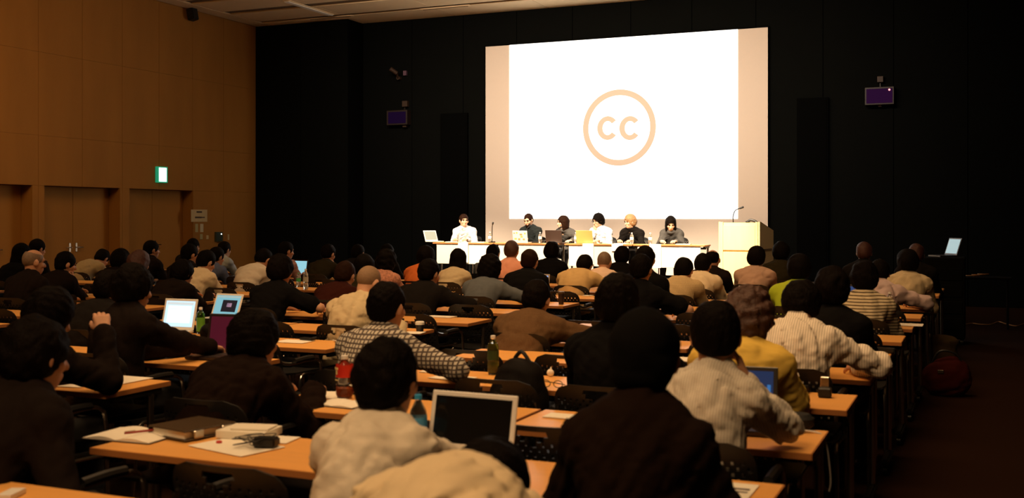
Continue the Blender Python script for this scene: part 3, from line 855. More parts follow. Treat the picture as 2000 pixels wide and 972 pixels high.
    if glasses:
        bm = BM()
        for s in (-1, 1):
            pts = [q((s * .032 + .024 * math.cos(a_), .100, .006 + .018 * math.sin(a_))) for a_ in np.linspace(0, 2 * math.pi, 13)]
            tube(bm, pts, .0022, 6, 1)
            tube(bm, [q((s * .055, .098, .010)), q((s * .078, .04, .008)), q((s * .086, -.02, .004))], .0022, 6, 3)
        tube(bm, [q((-.008, .101, .010)), q((.008, .101, .010))], .0022, 6, 1)
        obj('glasses', bm, M_darkmetal, body)
    return body
def hash_(s):
    h = 7
    for c in s: h = (h * 31 + ord(c)) % 1000003
    return h

def cloth(name, col, **k):
    kw = dict(rough=0.9, noise=0.06, nscale=25, bump=0.12, bscale=220, spec=0.06, sheen=0.0); kw.update(k)
    return mat('cloth_' + name, col, **kw)
H_BLACK = mat('hair_black', (0.0045, 0.0028, 0.002), 0.65, noise=0.5, nscale=40, stretch=(1, 1, .2), bump=0.6, bscale=160, spec=0.04)
H_BROWN = mat('hair_dark_brown', (0.02, 0.008, 0.004), 0.55, noise=0.4, nscale=40, bump=0.6, bscale=160, spec=0.04)
H_RED = mat('hair_reddish_brown', (0.05, 0.011, 0.005), 0.55, noise=0.4, nscale=40, bump=0.6, bscale=160)
H_AUBURN = mat('hair_auburn', (0.055, 0.016, 0.005), 0.6, noise=0.4, nscale=40, bump=0.6, bscale=160)
H_GREY = mat('hair_greying', (0.20, 0.13, 0.08), 0.6, noise=0.4, nscale=60, bump=0.4, bscale=200)
H_BLOND = mat('hair_bleached', (0.36, 0.20, 0.085), 0.55, noise=0.4, nscale=60, bump=0.5, bscale=160)
H_STUB = mat('hair_stubble', (0.22, 0.13, 0.07), 0.8, noise=0.3, nscale=120)
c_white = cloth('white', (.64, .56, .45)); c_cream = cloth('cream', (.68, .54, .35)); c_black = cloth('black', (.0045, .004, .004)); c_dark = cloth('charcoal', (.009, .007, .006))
c_brownblk = cloth('brown_black', (.010, .0045, .0025)); c_wstripe = cloth('white_stripe', (.78, .69, .58), stripes=((.42, .36, .28), 26, 'X', .86))
c_fstripe = cloth('fine_stripe', (.64, .58, .49), stripes=((.50, .44, .38), 34, 'X', .80)); c_bstripe = cloth('bold_stripe', (.60, .50, .33), stripes=((.10, .07, .04), 14, 'Z', .72))
c_plaid = cloth('plaid', (.55, .50, .42), stripes=((.10, .08, .07), 15, 'X', .70, 'Z')); c_check = cloth('tan_check', (.64, .48, .26), stripes=((.40, .28, .14), 30, 'X', .72, 'Z'))
c_tan = cloth('tan', (.56, .37, .16)); c_khaki = cloth('khaki_white', (.52, .41, .25)); c_yellow = cloth('yellow', (.74, .50, .10)); c_green = cloth('neon_green', (.40, .50, .03))
c_pink = cloth('pink', (.80, .36, .24)); c_pale = cloth('pale_pink', (.78, .56, .42)); c_greypink = cloth('grey_pink', (.44, .28, .20)); c_lilac = cloth('lilac', (.56, .42, .40))
c_olive = cloth('olive_grey', (.34, .26, .15)); c_dkolive = cloth('dark_olive', (.022, .017, .007)); c_brown = cloth('brown_tweed', (.11, .06, .028), noise=.25, nscale=120)
c_bluegrey = cloth('blue_grey', (.12, .13, .14)); c_blue = cloth('blue', (.10, .12, .20)); c_ltblue = cloth('light_blue', (.36, .40, .42)); c_orange = cloth('orange', (.55, .13, .03))
c_maroon = cloth('maroon', (.035, .008, .005)); c_floral = cloth('floral', (.45, .20, .13), noise=.9, nscale=45); c_suit = cloth('dark_suit', (.010, .006, .0045)); c_charc = cloth('grey_jacket', (.07, .065, .06))
c_pattern = cloth('pink_pattern', (.45, .24, .20), noise=.4, nscale=60)

# k row, px/py head centre in the picture, dy forward shift of the head from its row place
def audience(px, py, k, label, dy=0.0, chair=True, **kw):
    Y = ynear(k) - 0.03 + dy
    p = at_Y(px, py, Y)
    Y2 = Y
    kw.setdefault('lod', 0 if k <= 3 else (1 if k <= 7 else 2))
    kw.setdefault('topm', c_black); kw.setdefault('hairm', H_BLACK)
    kw.setdefault('ndesk', max(.06, ynear(k) - Y + .14))
    b = person('person', (p.x, Y2), p.z, label, **kw)
    PEOPLE.append((b.location.x, b.location.y, k, label, px))
    if chair: put_chair(b.location.x, min(max(b.location.y + .07, ynear(k) - .13), ynear(k) - .02), 'black perforated chair under the ' + label_short(label))
    return b
def label_short(l):
    w_ = l.split()
    return ' '.join(w_[:9])
PEOPLE = []
# ---- right block, near rows
audience(75, 697, 1, 'dark suited person with thick black hair at far left foreground, ear showing', dy=-.20, top='jacket', topm=c_suit, hair='bushy', yaw=-18, pitch=8, arms=('lap', 'lap'))
audience(760, 742, 1, 'black haired person in white collared shirt beside the blue capped water bottle', dy=-.20, top='shirt', topm=c_white, hair='bushy', pitch=4, yaw=-6, hh=.7, headscale=.95, wide=.80, size=.95, hipx=-.05, arms=('desk', 'desk'))
audience(948, 966, 0, 'bowed person in creased cream shirt at the bottom edge before the open laptop', dy=.24, top='shirt', topm=c_cream, pitch=80, fold=1.4, bow=.30, L=.56, wide=.88, hipx=-.44, arms=('desk', 'desk'), hair='short', shoulder_up=.05)
audience(1262, 700, 1, 'person in black knit cap and dark brown hooded sweater, largest in the foreground', dy=-.14, top='hoodie', topm=c_brownblk, hair='beanie', hairm=cloth('black_knit', (.004, .0035, .0035)), pitch=8, wide=.84, size=.96, arms=('lap', 'lap'))
audience(500, 665, 2, 'tousle haired person in dark hooded sweater behind the near left table', dy=-.02, top='hoodie', topm=c_brownblk, hair='bushy', pitch=6, yaw=-14, arms=('desk', 'desk'))
audience(1398, 657, 2, 'person in fine striped white shirt resting a fist against the cheek', dy=-.02, top='shirt', topm=c_fstripe, pitch=10, yaw=10, arms=('desk', 'cheek'), fold=1.3, wide=.86, size=.94)
audience(100, 618, 2, 'dark suited person at left holding a pen up in the right hand', dy=-.05, top='jacket', topm=c_suit, hair='bushy', pitch=22, yaw=-15, arms=('desk', (.16, .17, -.02 + 1.0, (-.5, .3, .8), (.6, -.8, .2), .9, (.6, .5, -1))))
audience(758, 600, 3, 'black haired person in plaid shirt left of the empty middle seats', dy=.0, top='shirt', topm=c_plaid, pitch=6, yaw=-12, arms=('desk', 'out'))
audience(1208, 592, 3, 'person in black with a hand raised beside the neck, right of centre', dy=-.06, top='sweater', topm=c_black, pitch=6, yaw=6, hair='bushy', arms=('desk', 'cheek'))
audience(1462, 625, 3, 'curly auburn haired person in yellow shirt', dy=.02, top='tee', topm=c_yellow, hair='curly', hairm=H_AUBURN, sleeves='short', pitch=40, bow=.10, arms=('desk', 'desk'), fold=.8)
audience(263, 563, 3, 'person in dark jacket with white shirt collar typing at the purple lidded laptop', dy=-.05, top='jacket', topm=c_suit, collar=c_white, pitch=10, yaw=-16, hair='bushy', arms=((.02, .40, .745, (.25, 1, -.15), (0, .1, 1), .5), (.22, .46, .745, (-.1, 1, -.2), (0, .1, 1), .5)), twist=-12)
audience(1565, 600, 4, 'person in white striped shirt slumped over the desk with right arm spread', dy=.05, top='shirt', topm=c_wstripe, pitch=45, bow=.12, fold=1.7, arms=('desk', 'out'), wide=1.08, hair='bushy')
audience(215, 565, 4, 'dark jacketed person with bare nape behind the white collared jacket', dy=-.05, top='jacket', topm=c_dark, pitch=14, yaw=-10, hair='short')
audience(721, 553, 5, 'shaven headed person in pale khaki shirt', dy=.0, top='shirt', topm=c_khaki, hair='shaved', hairm=H_STUB, pitch=26, bow=.10, fold=1.3, yaw=-14, arms=('desk', 'desk'))
audience(1049, 585, 5, 'person in brown tweed jacket on the empty-chaired side of the middle', dy=-.05, top='jacket', topm=c_brown, pitch=10, yaw=-4, arms=('desk', 'out'), wide=1.08)
audience(1626, 566, 5, 'tall black haired person in black, in front of the striped shirt', dy=-.10, top='sweater', topm=c_black, hair='bushy', pitch=4, arms=('desk', 'desk'))
audience(550, 528, 6, 'person in black short sleeved t-shirt with bare forearm on the desk', top='tee', topm=c_black, sleeves='short', pitch=8, yaw=-8, arms=('desk', 'out'), hair='bushy')
audience(67, 512, 6, 'greying balding person at far left turned to the screen', dy=-.1, top='jacket', topm=c_suit, hair='bald', hairm=H_GREY, pitch=6, yaw=-24, arms=('desk', 'desk'), glasses=True, eyes=True)
audience(1253, 527, 7, 'person in black t-shirt with a bare right arm right of centre', top='tee', topm=c_black, sleeves='short', pitch=8, yaw=-6, arms=('desk', 'out'))
audience(1688, 545, 7, 'person in bold striped shirt with straight black hair', top='shirt', topm=c_bstripe, pitch=8, yaw=10, hair='bushy', arms=('desk', 'desk'))
audience(839, 534, 7, 'broad person in dark jacket left of the grey-blue sweater', top='jacket', topm=c_dark, pitch=10, yaw=-16, arms=('desk', 'out'), wide=1.1)
audience(675, 538, 7, 'person in maroon sweater with a pale collar', top='sweater', topm=c_maroon, collar=c_cream, pitch=20, hair='short', hairm=H_BROWN)
audience(358, 534, 7, 'dark suited person behind the white laptop', top='jacket', topm=c_suit, pitch=10, yaw=-16, arms=('desk', 'desk'), hair='bushy')
audience(273, 515, 7, 'reddish haired person in dark clothes on the left side', top='sweater', topm=c_brownblk, hair='bushy', hairm=H_RED, pitch=8)
audience(130, 516, 7, 'person in dark suit resting the chin on a hand at left', top='jacket', topm=c_suit, pitch=12, yaw=-30, arms=('desk', 'chin'), eyes=True)
audience(958, 526, 8, 'bob haired person in grey-blue sweater', top='sweater', topm=c_bluegrey, hair='curly', pitch=14, arms=('desk', 'out'))
audience(1561, 527, 8, 'person in bright yellow-green sweater', top='sweater', topm=c_green, pitch=8, yaw=4, hair='bushy', fold=.7, arms=('desk', 'desk'), wide=1.05)
audience(404, 512, 8, 'person in white shirt with a hand raised to the face, left side', top='shirt', topm=c_cream, pitch=22, yaw=-20, arms=('desk', 'chin'), fold=1.4)
audience(237, 509, 8, 'black haired person in dark suit by the middle doors', top='jacket', topm=c_suit, pitch=8, hair='bushy')
audience(712, 523, 8, 'dark haired person in dark olive shirt behind the shaven head', top='shirt', topm=c_dkolive, pitch=16, hair='bushy')
audience(1261, 508, 8, 'person in dark jacket directly below the black-clad panelist', top='jacket', topm=c_black, pitch=8)
audience(1336, 529, 9, 'person in tan checked shirt leaning forward', dy=.05, top='shirt', topm=c_check, pitch=24, bow=.10, arms=('desk', 'desk'), wide=1.05)
audience(1035, 511, 9, 'person in black jacket with a blue lit laptop', top='jacket', topm=c_black, pitch=10, hair='short', hairm=H_BROWN, wide=1.05)
audience(515, 507, 9, 'person in white shirt bent forward on the left side', dy=.05, top='shirt', topm=c_white, pitch=34, bow=.12, fold=1.3, yaw=-10)
audience(756, 512, 9, 'curly haired person in speckled floral blouse', top='tee', topm=c_floral, hair='curly', pitch=10)
audience(1718, 535, 9, 'person in lilac shirt leaning on the right-hand desk end', dy=.05, top='shirt', topm=c_lilac, pitch=30, yaw=6, fold=1.5, arms=('desk', 'out'))
audience(372, 497, 9, 'spectacled person in dark clothes before the wall notices', top='jacket', topm=c_dark, pitch=6, yaw=-25, glasses=True)
audience(74, 486, 9, 'dark person at far left before the first doorway', top='jacket', topm=c_dark, pitch=10, yaw=-10)
audience(1142, 520, 10, 'person in wide tan shirt bent low, back turned', dy=.08, top='shirt', topm=c_tan, pitch=40, bow=.13, L=.46, wide=1.15, arms=('desk', 'out'))
audience(1373, 519, 10, 'person in cream shirt in front of the dark-suited person', top='shirt', topm=c_cream, pitch=20, bow=.09, fold=1.3, wide=1.05)
audience(896, 508, 10, 'long black haired person in off-white top', top='tee', topm=c_khaki, hair='long', pitch=8, wide=.92, size=.95, arms=('desk', 'desk'), sleeves='long')
audience(200, 505, 10, 'person in olive-grey shirt bent over the desk by the doors', dy=.08, top='shirt', topm=c_olive, pitch=42, bow=.13)
audience(297, 488, 10, 'dark suited person in profile against the third doorway', top='jacket', topm=c_suit, pitch=4, yaw=-30, eyes=True)
audience(424, 502, 10, 'person in blue shirt on the left side', top='shirt', topm=c_blue, pitch=12, yaw=-14)
audience(833, 502, 10, 'black haired person in rust orange shirt', top='shirt', topm=c_orange, pitch=14, hair='bushy')
audience(1772, 514, 10, 'person in loose cream shirt at the right end', top='shirt', topm=c_khaki, pitch=12, yaw=18, hair='bushy', fold=1.3, wide=1.05)
audience(1478, 504, 11, 'person in grey-pink shirt in front of the lectern', top='shirt', topm=c_greypink, pitch=6, yaw=-4, wide=1.05, hair='bushy')
audience(1392, 508, 11, 'balding person in dark suit left of the lectern', top='jacket', topm=c_suit, hair='bald', hairm=H_BLACK, pitch=8)
audience(1000, 490, 11, 'brown haired person in salmon pink shirt', top='shirt', topm=c_pink, hairm=H_AUBURN, pitch=6)
audience(1181, 512, 11, 'grey-brown haired person in pale pink shirt', top='shirt', topm=c_pale, hair='thin', hairm=H_GREY, pitch=14)
audience(560, 490, 11, 'person in profile facing a small blue screen', top='shirt', topm=c_pattern, pitch=6, yaw=-30, eyes=True)
audience(642, 496, 11, 'person in dark olive shirt with a hand to the face', top='shirt', topm=c_dkolive, pitch=16, yaw=-10, arms=('desk', 'chin'))
audience(439, 488, 12, 'person in light blue shirt nearest the wall controls', top='shirt', topm=c_ltblue, pitch=8, yaw=-10)
audience(378, 482, 12, 'dark haired person farthest back below the wall notices', top='jacket', topm=c_dark, pitch=6)
audience(1079, 492, 12, 'black haired person in black before the middle gap of the panel tables', top='jacket', topm=c_black, pitch=6, hair='bushy', wide=1.08)
audience(964, 496, 12, 'person in blue-grey shirt behind the curly bob', top='shirt', topm=c_bluegrey, pitch=10)
audience(1216, 501, 12, 'black haired person in black below the blond panelist', top='jacket', topm=c_black, pitch=6, hair='bushy')
audience(1526, 494, 12, 'person in dark olive jacket just right of the lectern', top='jacket', topm=c_dkolive, pitch=6, hair='bushy')
audience(1688, 494, 12, 'dim reddish haired person against the black wall', top='jacket', topm=c_dark, hairm=H_RED, pitch=8)
audience(700, 495, 12, 'dim dark haired person against the black wall, left one', top='jacket', topm=c_dark, pitch=10)
audience(757, 494, 12, 'dim person with headphones against the black wall', top='jacket', topm=c_dark, pitch=10)
audience(43, 497, 8, 'long dark haired person in black at the far left edge', top='sweater', topm=c_black, hair='long', pitch=12, wide=.92, size=.95)
audience(1790, 498, 12, 'dim dark person at the right end of the front row', top='jacket', topm=c_dark, pitch=8, hairm=H_RED)
# ================================================================ STAGE
pt = None
PT_Y = 18.24
TN = ['leftmost', 'second from left', 'second from right', 'rightmost']
for i, X in enumerate((-8.83, -7.56, -6.19, -4.92)):
    t = make_table(M_skirt) if pt is None else copy_tree(pt)
    pt = pt or t
    t.location = (X, PT_Y, SZ); t.scale = (1.05, 1, 1)
    tag(t, 'panel table on the stage with white front panel, %s of the four' % TN[i], 'table', 'panel tables on the stage')
TT = SZ + DZ            # stage table top height
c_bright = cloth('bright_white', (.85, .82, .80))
def panelist(px, py, label, Y=18.72, **kw):
    p = at_Y(px, py, Y)
    kw.setdefault('hairm', H_BLACK); kw.setdefault('face', 180); kw.setdefault('lod', 0); kw.setdefault('eyes', True); kw.setdefault('skin', M_skin_l); kw.setdefault('ndesk', .12)
    b = person('person', (p.x, Y), p.z, label, seatz=SZ, group='panel speakers on the stage', **kw)
    c = put_chair(b.location.x, b.location.y, 'black chair on the stage under the ' + label_short(label), rz=R(180), z=SZ)
    return b
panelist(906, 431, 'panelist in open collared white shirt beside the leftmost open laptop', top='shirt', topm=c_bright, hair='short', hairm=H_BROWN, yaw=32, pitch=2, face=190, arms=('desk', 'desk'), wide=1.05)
panelist(1032, 430, 'bearded panelist in dark shirt behind the stickered laptop', top='shirt', topm=cloth('slate', (.018, .022, .022)), hair='short', hairm=H_BROWN, face_beard=H_BROWN, yaw=-6, pitch=20, face=178, arms=('type', 'type'), hh=.5)
panelist(1099, 435, 'panelist with brown bobbed hair in dark jacket speaking into a microphone', top='jacket', topm=c_charc, collar=c_white, hair='bob', hairm=H_BROWN, yaw=-36, pitch=0, face=170, arms=('out', 'desk'), wide=.9, size=.95)
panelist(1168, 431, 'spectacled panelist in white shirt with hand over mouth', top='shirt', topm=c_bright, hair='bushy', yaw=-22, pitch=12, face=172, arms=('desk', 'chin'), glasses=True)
panelist(1230, 433, 'blond haired panelist in black shirt', top='shirt', topm=c_dark, hair='bushy', hairm=H_BLOND, yaw=-32, pitch=8, face=176, arms=('desk', 'desk'))
panelist(1310, 437, 'panelist with long dark hair in grey jacket reading papers', top='jacket', topm=c_charc, collar=c_white, hair='bob', yaw=14, pitch=26, face=185, arms=('desk', 'desk'), wide=.9, size=.95)

# ---- reusable small things
M_clear = mat('clear_plastic', (0.95, 0.93, 0.88), 0.08, trans=1.0, ior=1.35)
def liquid(n, c): return mat('liquid_' + n, c, 0.1, trans=0.75, ior=1.33)
def bottle(loc, h, r, label, liq=None, cap=(0.9, 0.88, 0.84), lab=None, fill=.8, group=None, labz=(.38, .62), capn='white', emblem=None, labn='wrap', name='bottle'):
    b = empty(name, loc); tag(b, label, 'bottle', group)
    prof = [(0, .004), (r * .8, .0), (r, .02 * h / .2), (r, .30 * h), (r * .95, .33 * h), (r, .36 * h), (r, .66 * h), (r * .9, .74 * h), (r * .5, .86 * h), (r * .36, .90 * h), (r * .36, .93 * h)]
    bm = lathe(BM(), prof, 20); obj('bottle_body', bm, M_clear, b)
    if liq:
        k = fill
        lp = [(0, .008)] + [(rr * .93, max(z, .01)) for rr, z in prof[1:] if z < k * h]
        lr = lp[-1][0]; lp += [(lr, k * h), (0, k * h)]
        obj('liquid', lathe(BM(), lp, 20), liq, b)
    bm = BM(); cyl(bm, (0, 0, .925 * h), (0, 0, h), r * .44, r * .42, 18); obj('cap', bm, mat('cap_' + capn, cap, 0.4), b)
    if lab:
        bm = BM(); cyl(bm, (0, 0, labz[0] * h), (0, 0, labz[1] * h), r * 1.012, r * 1.012, 24, caps=False); lb = obj('label_wrap', bm, mat('label_' + labn, lab, 0.4), b)
        if emblem:
            bm = BM()
            for a0, z, w_, h_ in emblem:
                m = Matrix.Rotation(R(a0), 4, 'Z') @ Matrix.Translation((0, -r * 1.02, z * h)) @ Matrix.Diagonal((w_, .0012, h_, 1)); bmesh.ops.create_cube(bm, size=1, matrix=m)
            obj('printed_mark', bm, mat('label_print', (.85, .75, .35), .5), lb)
    return b
def laptop(loc, rz, label, w_=.29, d_=.21, ang=105, bodyc=(.80, .78, .74), bodyn='white', scr=(.02, .02, .02), semit=None, sstr=1.0, content=None, lidc=None, lidn=None, group='laptops'):
    b = empty('laptop', loc, rz); tag(b, label, 'laptop', group)
    mb = mat('laptop_' + bodyn, bodyc, .35)
    bm = BM(); box(bm, (0, 0, .010), (w_, d_, .018), bev=.004, seg=2); base = obj('base', bm, mb, b)
    bm = BM(); box(bm, (0, .03, .0195), (w_ * .88, d_ * .42, .002), bev=.0005); obj('keyboard', bm, mat('keys_' + bodyn, tuple(c * .8 for c in bodyc), .5), base)
    bm = BM(); box(bm, (0, -.06, .0195), (w_ * .3, d_ * .24, .0015)); obj('touchpad', bm, mat('keys_' + bodyn, bodyc, .5), base)
    Rx = Matrix.Rotation(-R(ang - 90), 3, 'X')
    def L(bm, c, s, bev=0): box(bm, (0, d_ / 2, .020) + (Rx @ Vector(c)) if False else Vector((0, d_ / 2 - .004, .020)) + Rx @ Vector(c), s, rot=Rx, bev=bev)
    bm = BM(); L(bm, (0, 0, d_ / 2), (w_, .008, d_), .003); lid = obj('lid', bm, mat('laptop_' + (lidn or bodyn), lidc or bodyc, .4), b)
    if bodyn == 'white' or lidn:
        pass
    bm = BM(); L(bm, (0, -.0045, d_ / 2 + .002), (w_ - .036, .002, d_ - .038)); s_ = obj('display', bm, mat('display_' + hex(hash_(label)), scr, .15 if not semit else .3, emit=semit, estr=sstr), lid)
    if content:
        for i, (cx, cz, sx, sz, col, es) in enumerate(content):
            bm = BM(); L(bm, (cx * (w_ - .036), -.0060, d_ / 2 + .002 + cz * (d_ - .038)), (sx * (w_ - .036), .001, sz * (d_ - .038)))
            obj('screen_window', bm, mat('win_%s_%d' % (hex(hash_(label)), i), col, .3, emit=col, estr=es), s_)
    return b, lid
def sheet(loc, rz, label, s=(.21, .297), mat_=None, th=.002, cat='paper', name='paper_sheet', group=None, z=None):
    bm = BM(); box(bm, (0, 0, th / 2), (s[0], s[1], th)); o = obj(name, bm, mat_ or M_paper, smooth=False)
    o.location = loc; o.rotation_euler = (0, 0, rz); tag(o, label, cat, group); return o
def gooseneck(loc, label, h=.32, lean=(.05, -.08), base=True):
    b = empty('microphone', loc); tag(b, label, 'microphone')
    if base: bm = BM(); box(bm, (0, 0, .012), (.10, .12, .024), bev=.008, seg=2); obj('stand_base', bm, M_darkmetal, b)
    bm = BM(); tube(bm, [(0, 0, .02), (0, 0, h * .5), (lean[0] * .3, lean[1] * .3, h * .85), (lean[0], lean[1], h)], .008); obj('gooseneck', bm, M_darkmetal, b)
    bm = BM(); v = Vector((lean[0] * .7, lean[1] * .7, h * .12)).normalized(); p = Vector((lean[0], lean[1], h)); cyl(bm, p - v * .01, p + v * .05, .014, .017, 12); sph(bm, p + v * .05, .017, 12)
    obj('capsule', bm, M_plastic, b)
    return b
# ---- on the panel tables
def onT(px, dy=0.0): p = at_Y(px, 470, PT_Y + dy); return Vector((p.x, PT_Y + dy, TT))
for i, (px, wh) in enumerate(((957, 'by the gooseneck microphone'), (1055, 'left of the dark laptop'), (1125, 'left of the gold laptop'), (1234, 'before the blond panelist'), (1270, 'between the two rightmost panelists'))):
    bottle(onT(px, -.06), .20, .033, 'clear bottle on the panel table ' + wh, liquid('water', (.95, .95, .93)), lab=(.9, .88, .84), labn='whitewrap', group='water bottles on the panel tables')
laptop(onT(849, .03), R(62), 'white laptop turned sideways at the left end of the panel table', ang=112, semit=(.80, .70, .45), sstr=1.0)
b, lid = laptop(onT(1021, -.06), R(180), 'white laptop covered in stickers on the panel table', ang=102)
bm = BM(); rg = random.Random(4)
for (sx, sz, sw_, sh, col) in ((-.11, .165, .03, .02, 0), (-.06, .17, .03, .03, 1), (.02, .14, .05, .03, 0), (.03, .10, .045, .035, 1), (.07, .05, .04, .03, 0), (-.09, .06, .05, .03, 1), (.10, .16, .03, .03, 1), (-.02, .05, .04, .04, 0)):
    Rx = Matrix.Rotation(-R(12), 3, 'X'); bm = BM(); box(bm, Vector((0, .101, .020)) + Rx @ Vector((-sx, .0048, sz)), (sw_, .001, sh), rot=Rx)
    obj('sticker', bm, mat('sticker_%d' % col, ((.55, .33, .12), (.75, .52, .15))[col], .5), lid)
laptop(onT(1087, -.04), R(176), 'dark brown laptop on the panel table before the speaking panelist', ang=100, bodyc=(.05, .028, .02), bodyn='darkbrown', w_=.32, d_=.22)
b, lid = laptop(onT(1146, -.04), R(180), 'gold lidded laptop on the panel table', ang=102, bodyc=(.55, .34, .10), bodyn='gold', w_=.31, d_=.22)
Rx = Matrix.Rotation(-R(12), 3, 'X'); bm = BM(); box(bm, Vector((0, .101, .020)) + Rx @ Vector((.04, .0048, .13)), (.032, .001, .03), rot=Rx); obj('lid_mark', bm, M_plastic, lid)
gooseneck(onT(961, -.02), 'black gooseneck microphone standing at the gap in the panel', h=.34)
gooseneck(onT(1083, .05), 'gooseneck microphone bent towards the speaking panelist', h=.27, lean=(.05, .10))
gooseneck(onT(1027, .08), 'gooseneck microphone at the bearded panelist', h=.30, lean=(.02, .12))
for px, rz, wh in ((935, 10, 'right of the white shirted panelist'), (1215, -8, 'under the blond panelist hands'), (1335, 5, 'before the panelist in grey jacket'), (885, 5, 'between the sideways laptop and the white shirt')):
    sheet(onT(px, -.02), R(rz), 'white paper on the panel table ' + wh, (.25, .18), th=.012, name='paper_stack')
bm = BM(); box(bm, (0, 0, .012), (.22, .16, .024), bev=.003); o = obj('dark_folder', bm, M_plastic); o.location = onT(1046, .10); tag(o, 'dark folder beside the stickered laptop', 'folder')
for px, ln in ((905, .37), (1078, .12), (1149, .36), (1206, .12), (1280, .40)):
    n = empty('name_sheet', onT(px, -.225)); tag(n, 'white sheet hanging over the panel table front, ' + {905: 'leftmost', 1078: 'left of the gap before the speaking panelist', 1149: 'below the gold laptop', 1206: 'left of the blond panelist', 1280: 'rightmost'}[px], 'sign', 'sheets hanging from the panel tables')
    bm = BM(); box(bm, (0, -.012, .002 - ln / 2 - (.0)), (.205, .002, ln)); obj('front_sheet', bm, mat('bright_card', (.92, .90, .86), .7), n, smooth=False)
    bm = BM(); box(bm, (0, .038, .003), (.205, .10, .002)); obj('top_fold', bm, mat('bright_card', (.92, .90, .86), .7), n, smooth=False)
# ---- lectern
lp = at_Y(1484, 433, 18.2)
lec = empty('lectern', (lp.x, 18.2, SZ), R(-8)); tag(lec, 'pale maple lectern at the right end of the stage', 'lectern')
LW, LD, LH = .72, .72, lp.z - SZ
def slab(poly, x0, x1, m, name, par):    # extrude a side outline (y,z) along x
    bm = BM(); a_ = [bm.verts.new((x0, y, z)) for y, z in poly]; b_ = [bm.verts.new((x1, y, z)) for y, z in poly]; n = len(poly)
    bm.faces.new(a_); bm.faces.new(b_[::-1])
    for i in range(n): bm.faces.new((a_[(i + 1) % n], a_[i], b_[i], b_[(i + 1) % n]))
    bmesh.ops.recalc_face_normals(bm, faces=bm.faces)
    return obj(name, bm, m, par, smooth=False)
side = [(0, 0), (LD, 0), (LD, LH - .15), (0.06, LH), (0, LH)]
slab(side, -.03, 0, M_maple, 'side_panel', lec); slab(side, -LW, -LW + .03, M_maple, 'side_panel', lec)
slab([(.02, .03), (.05, .03), (.05, LH - .02), (.02, LH - .02)], -LW + .03, -.03, M_maple, 'front_core', lec)
bm = BM(); box(bm, (-LW / 2, .004, LH - .27), (LW - .16, .028, .42), bev=.003); obj('front_panel', bm, M_maple, lec, smooth=False)
bm = BM(); box(bm, (-LW / 2, .004, (LH - .49) / 2), (LW - .16, .028, LH - .53), bev=.003); obj('front_panel', bm, M_maple, lec, smooth=False)
for sx in (-.055, -LW + .055):
    bm = BM(); box(bm, (sx, .002, LH / 2), (.045, .030, LH - .01), bev=.003); obj('front_stile', bm, M_maple, lec, smooth=False)
bm = BM(); box(bm, (.003, LD / 2 + .02, LH - .47), (.006, LD * .68, .025)); obj('side_slot', bm, M_gap, lec, smooth=False)
slab([(.05, LH - .035), (LD, LH - .185), (LD, LH - .165), (.05, LH - .015)], -LW + .03, -.03, M_maple, 'reading_desk', lec)
q = Vector(lec.matrix_world.translation)
g = gooseneck(at_Y(1432, 432, 18.35), 'thin gooseneck microphone rising above the lectern', h=.26, lean=(.11, .04), base=False)
g.location.z = SZ + LH - .03
bm = BM(); tube(bm, [(-.07, 0, -.02), (0, 0, .03), (.09, 0, .0), (.14, .0, -.05)], .022); sph(bm, (-.05, 0, .0), .028, 10, (1.4, 1, .6)); o = obj('reading_lamp', bm, M_plastic); o.location = at_Y(1466, 431, 18.4); o.location.z = SZ + LH + .0; tag(o, 'small black lamp head lying on the lectern top', 'lamp')
# ================================================================ WALL FITTINGS
p = at_X(317, 341, WX + .05)
ex = empty('exit_sign', (WX, p.y, p.z)); tag(ex, 'lit white and green exit sign on the wood wall above the third door', 'sign')
bm = BM(); box(bm, (.03, 0, 0), (.06, .29, .31), bev=.006); obj('housing', bm, mat('sign_green', (.02, .30, .16), .4, emit=(.02, .45, .22), estr=.5), ex)
bm = BM(); box(bm, (.063, 0, 0), (.006, .21, .27), bev=.002); obj('lit_face', bm, mat('sign_face', (.7, 1, .85), .4, emit=(.72, 1.0, .86), estr=2.2), ex)
def wallthing(px, py, w_, h_, d_, label, cat, name, m, group=None):
    p = at_X(px, py, WX + d_ / 2); bm = BM(); box(bm, (0, 0, 0), (d_, w_, h_), bev=min(.004, d_ * .3)); o = obj(name, bm, m); o.location = (WX + d_ / 2 + .001, p.y, p.z); tag(o, label, cat, group); return o
M_note = mat('dim_notice_paper', (.55, .42, .22), .8)
n1 = wallthing(389, 421, .50, .25, .004, 'wide paper notice with two lines of print beside the third door', 'notice', 'wall_notice', M_note)
for i, (dy, dz_, w_, h_) in enumerate(((-.0, .075, .17, .035), (-.12, -.035, .10, .025), (.03, -.035, .20, .035))):
    bm = BM(); box(bm, (.0026, -dy, dz_), (.001, w_, h_)); obj('print_line', bm, mat('notice_ink', (.08, .05, .03), .8), n1, smooth=False)
wallthing(384, 445, .085, .17, .004, 'narrow paper notice, left one under the wide notice', 'notice', 'wall_notice', mat('notice_b', (.40, .35, .17), .8))
wallthing(394, 445, .10, .17, .004, 'narrow paper notice, right one under the wide notice', 'notice', 'wall_notice', mat('notice_c', (.60, .52, .34), .8))
wallthing(393, 462, .08, .11, .012, 'small switch plate under the narrow notices', 'switch', 'switch_plate', mat('notice_b', (.40, .35, .17), .8))
wallthing(405, 463, .07, .08, .012, 'small socket plate right of the switch plate', 'switch', 'socket_plate', M_note)
cb = wallthing(427, 462, .21, .20, .05, 'dark wall control box with one white light', 'control box', 'control_box', mat('control_dark', (.03, .045, .03), .5))
bm = BM(); sph(bm, (.028, .055, .055), .012, 10); obj('indicator_light', bm, mat('led_white', (1, 1, 1), .3, emit=(1, 1, .9), estr=4), cb)
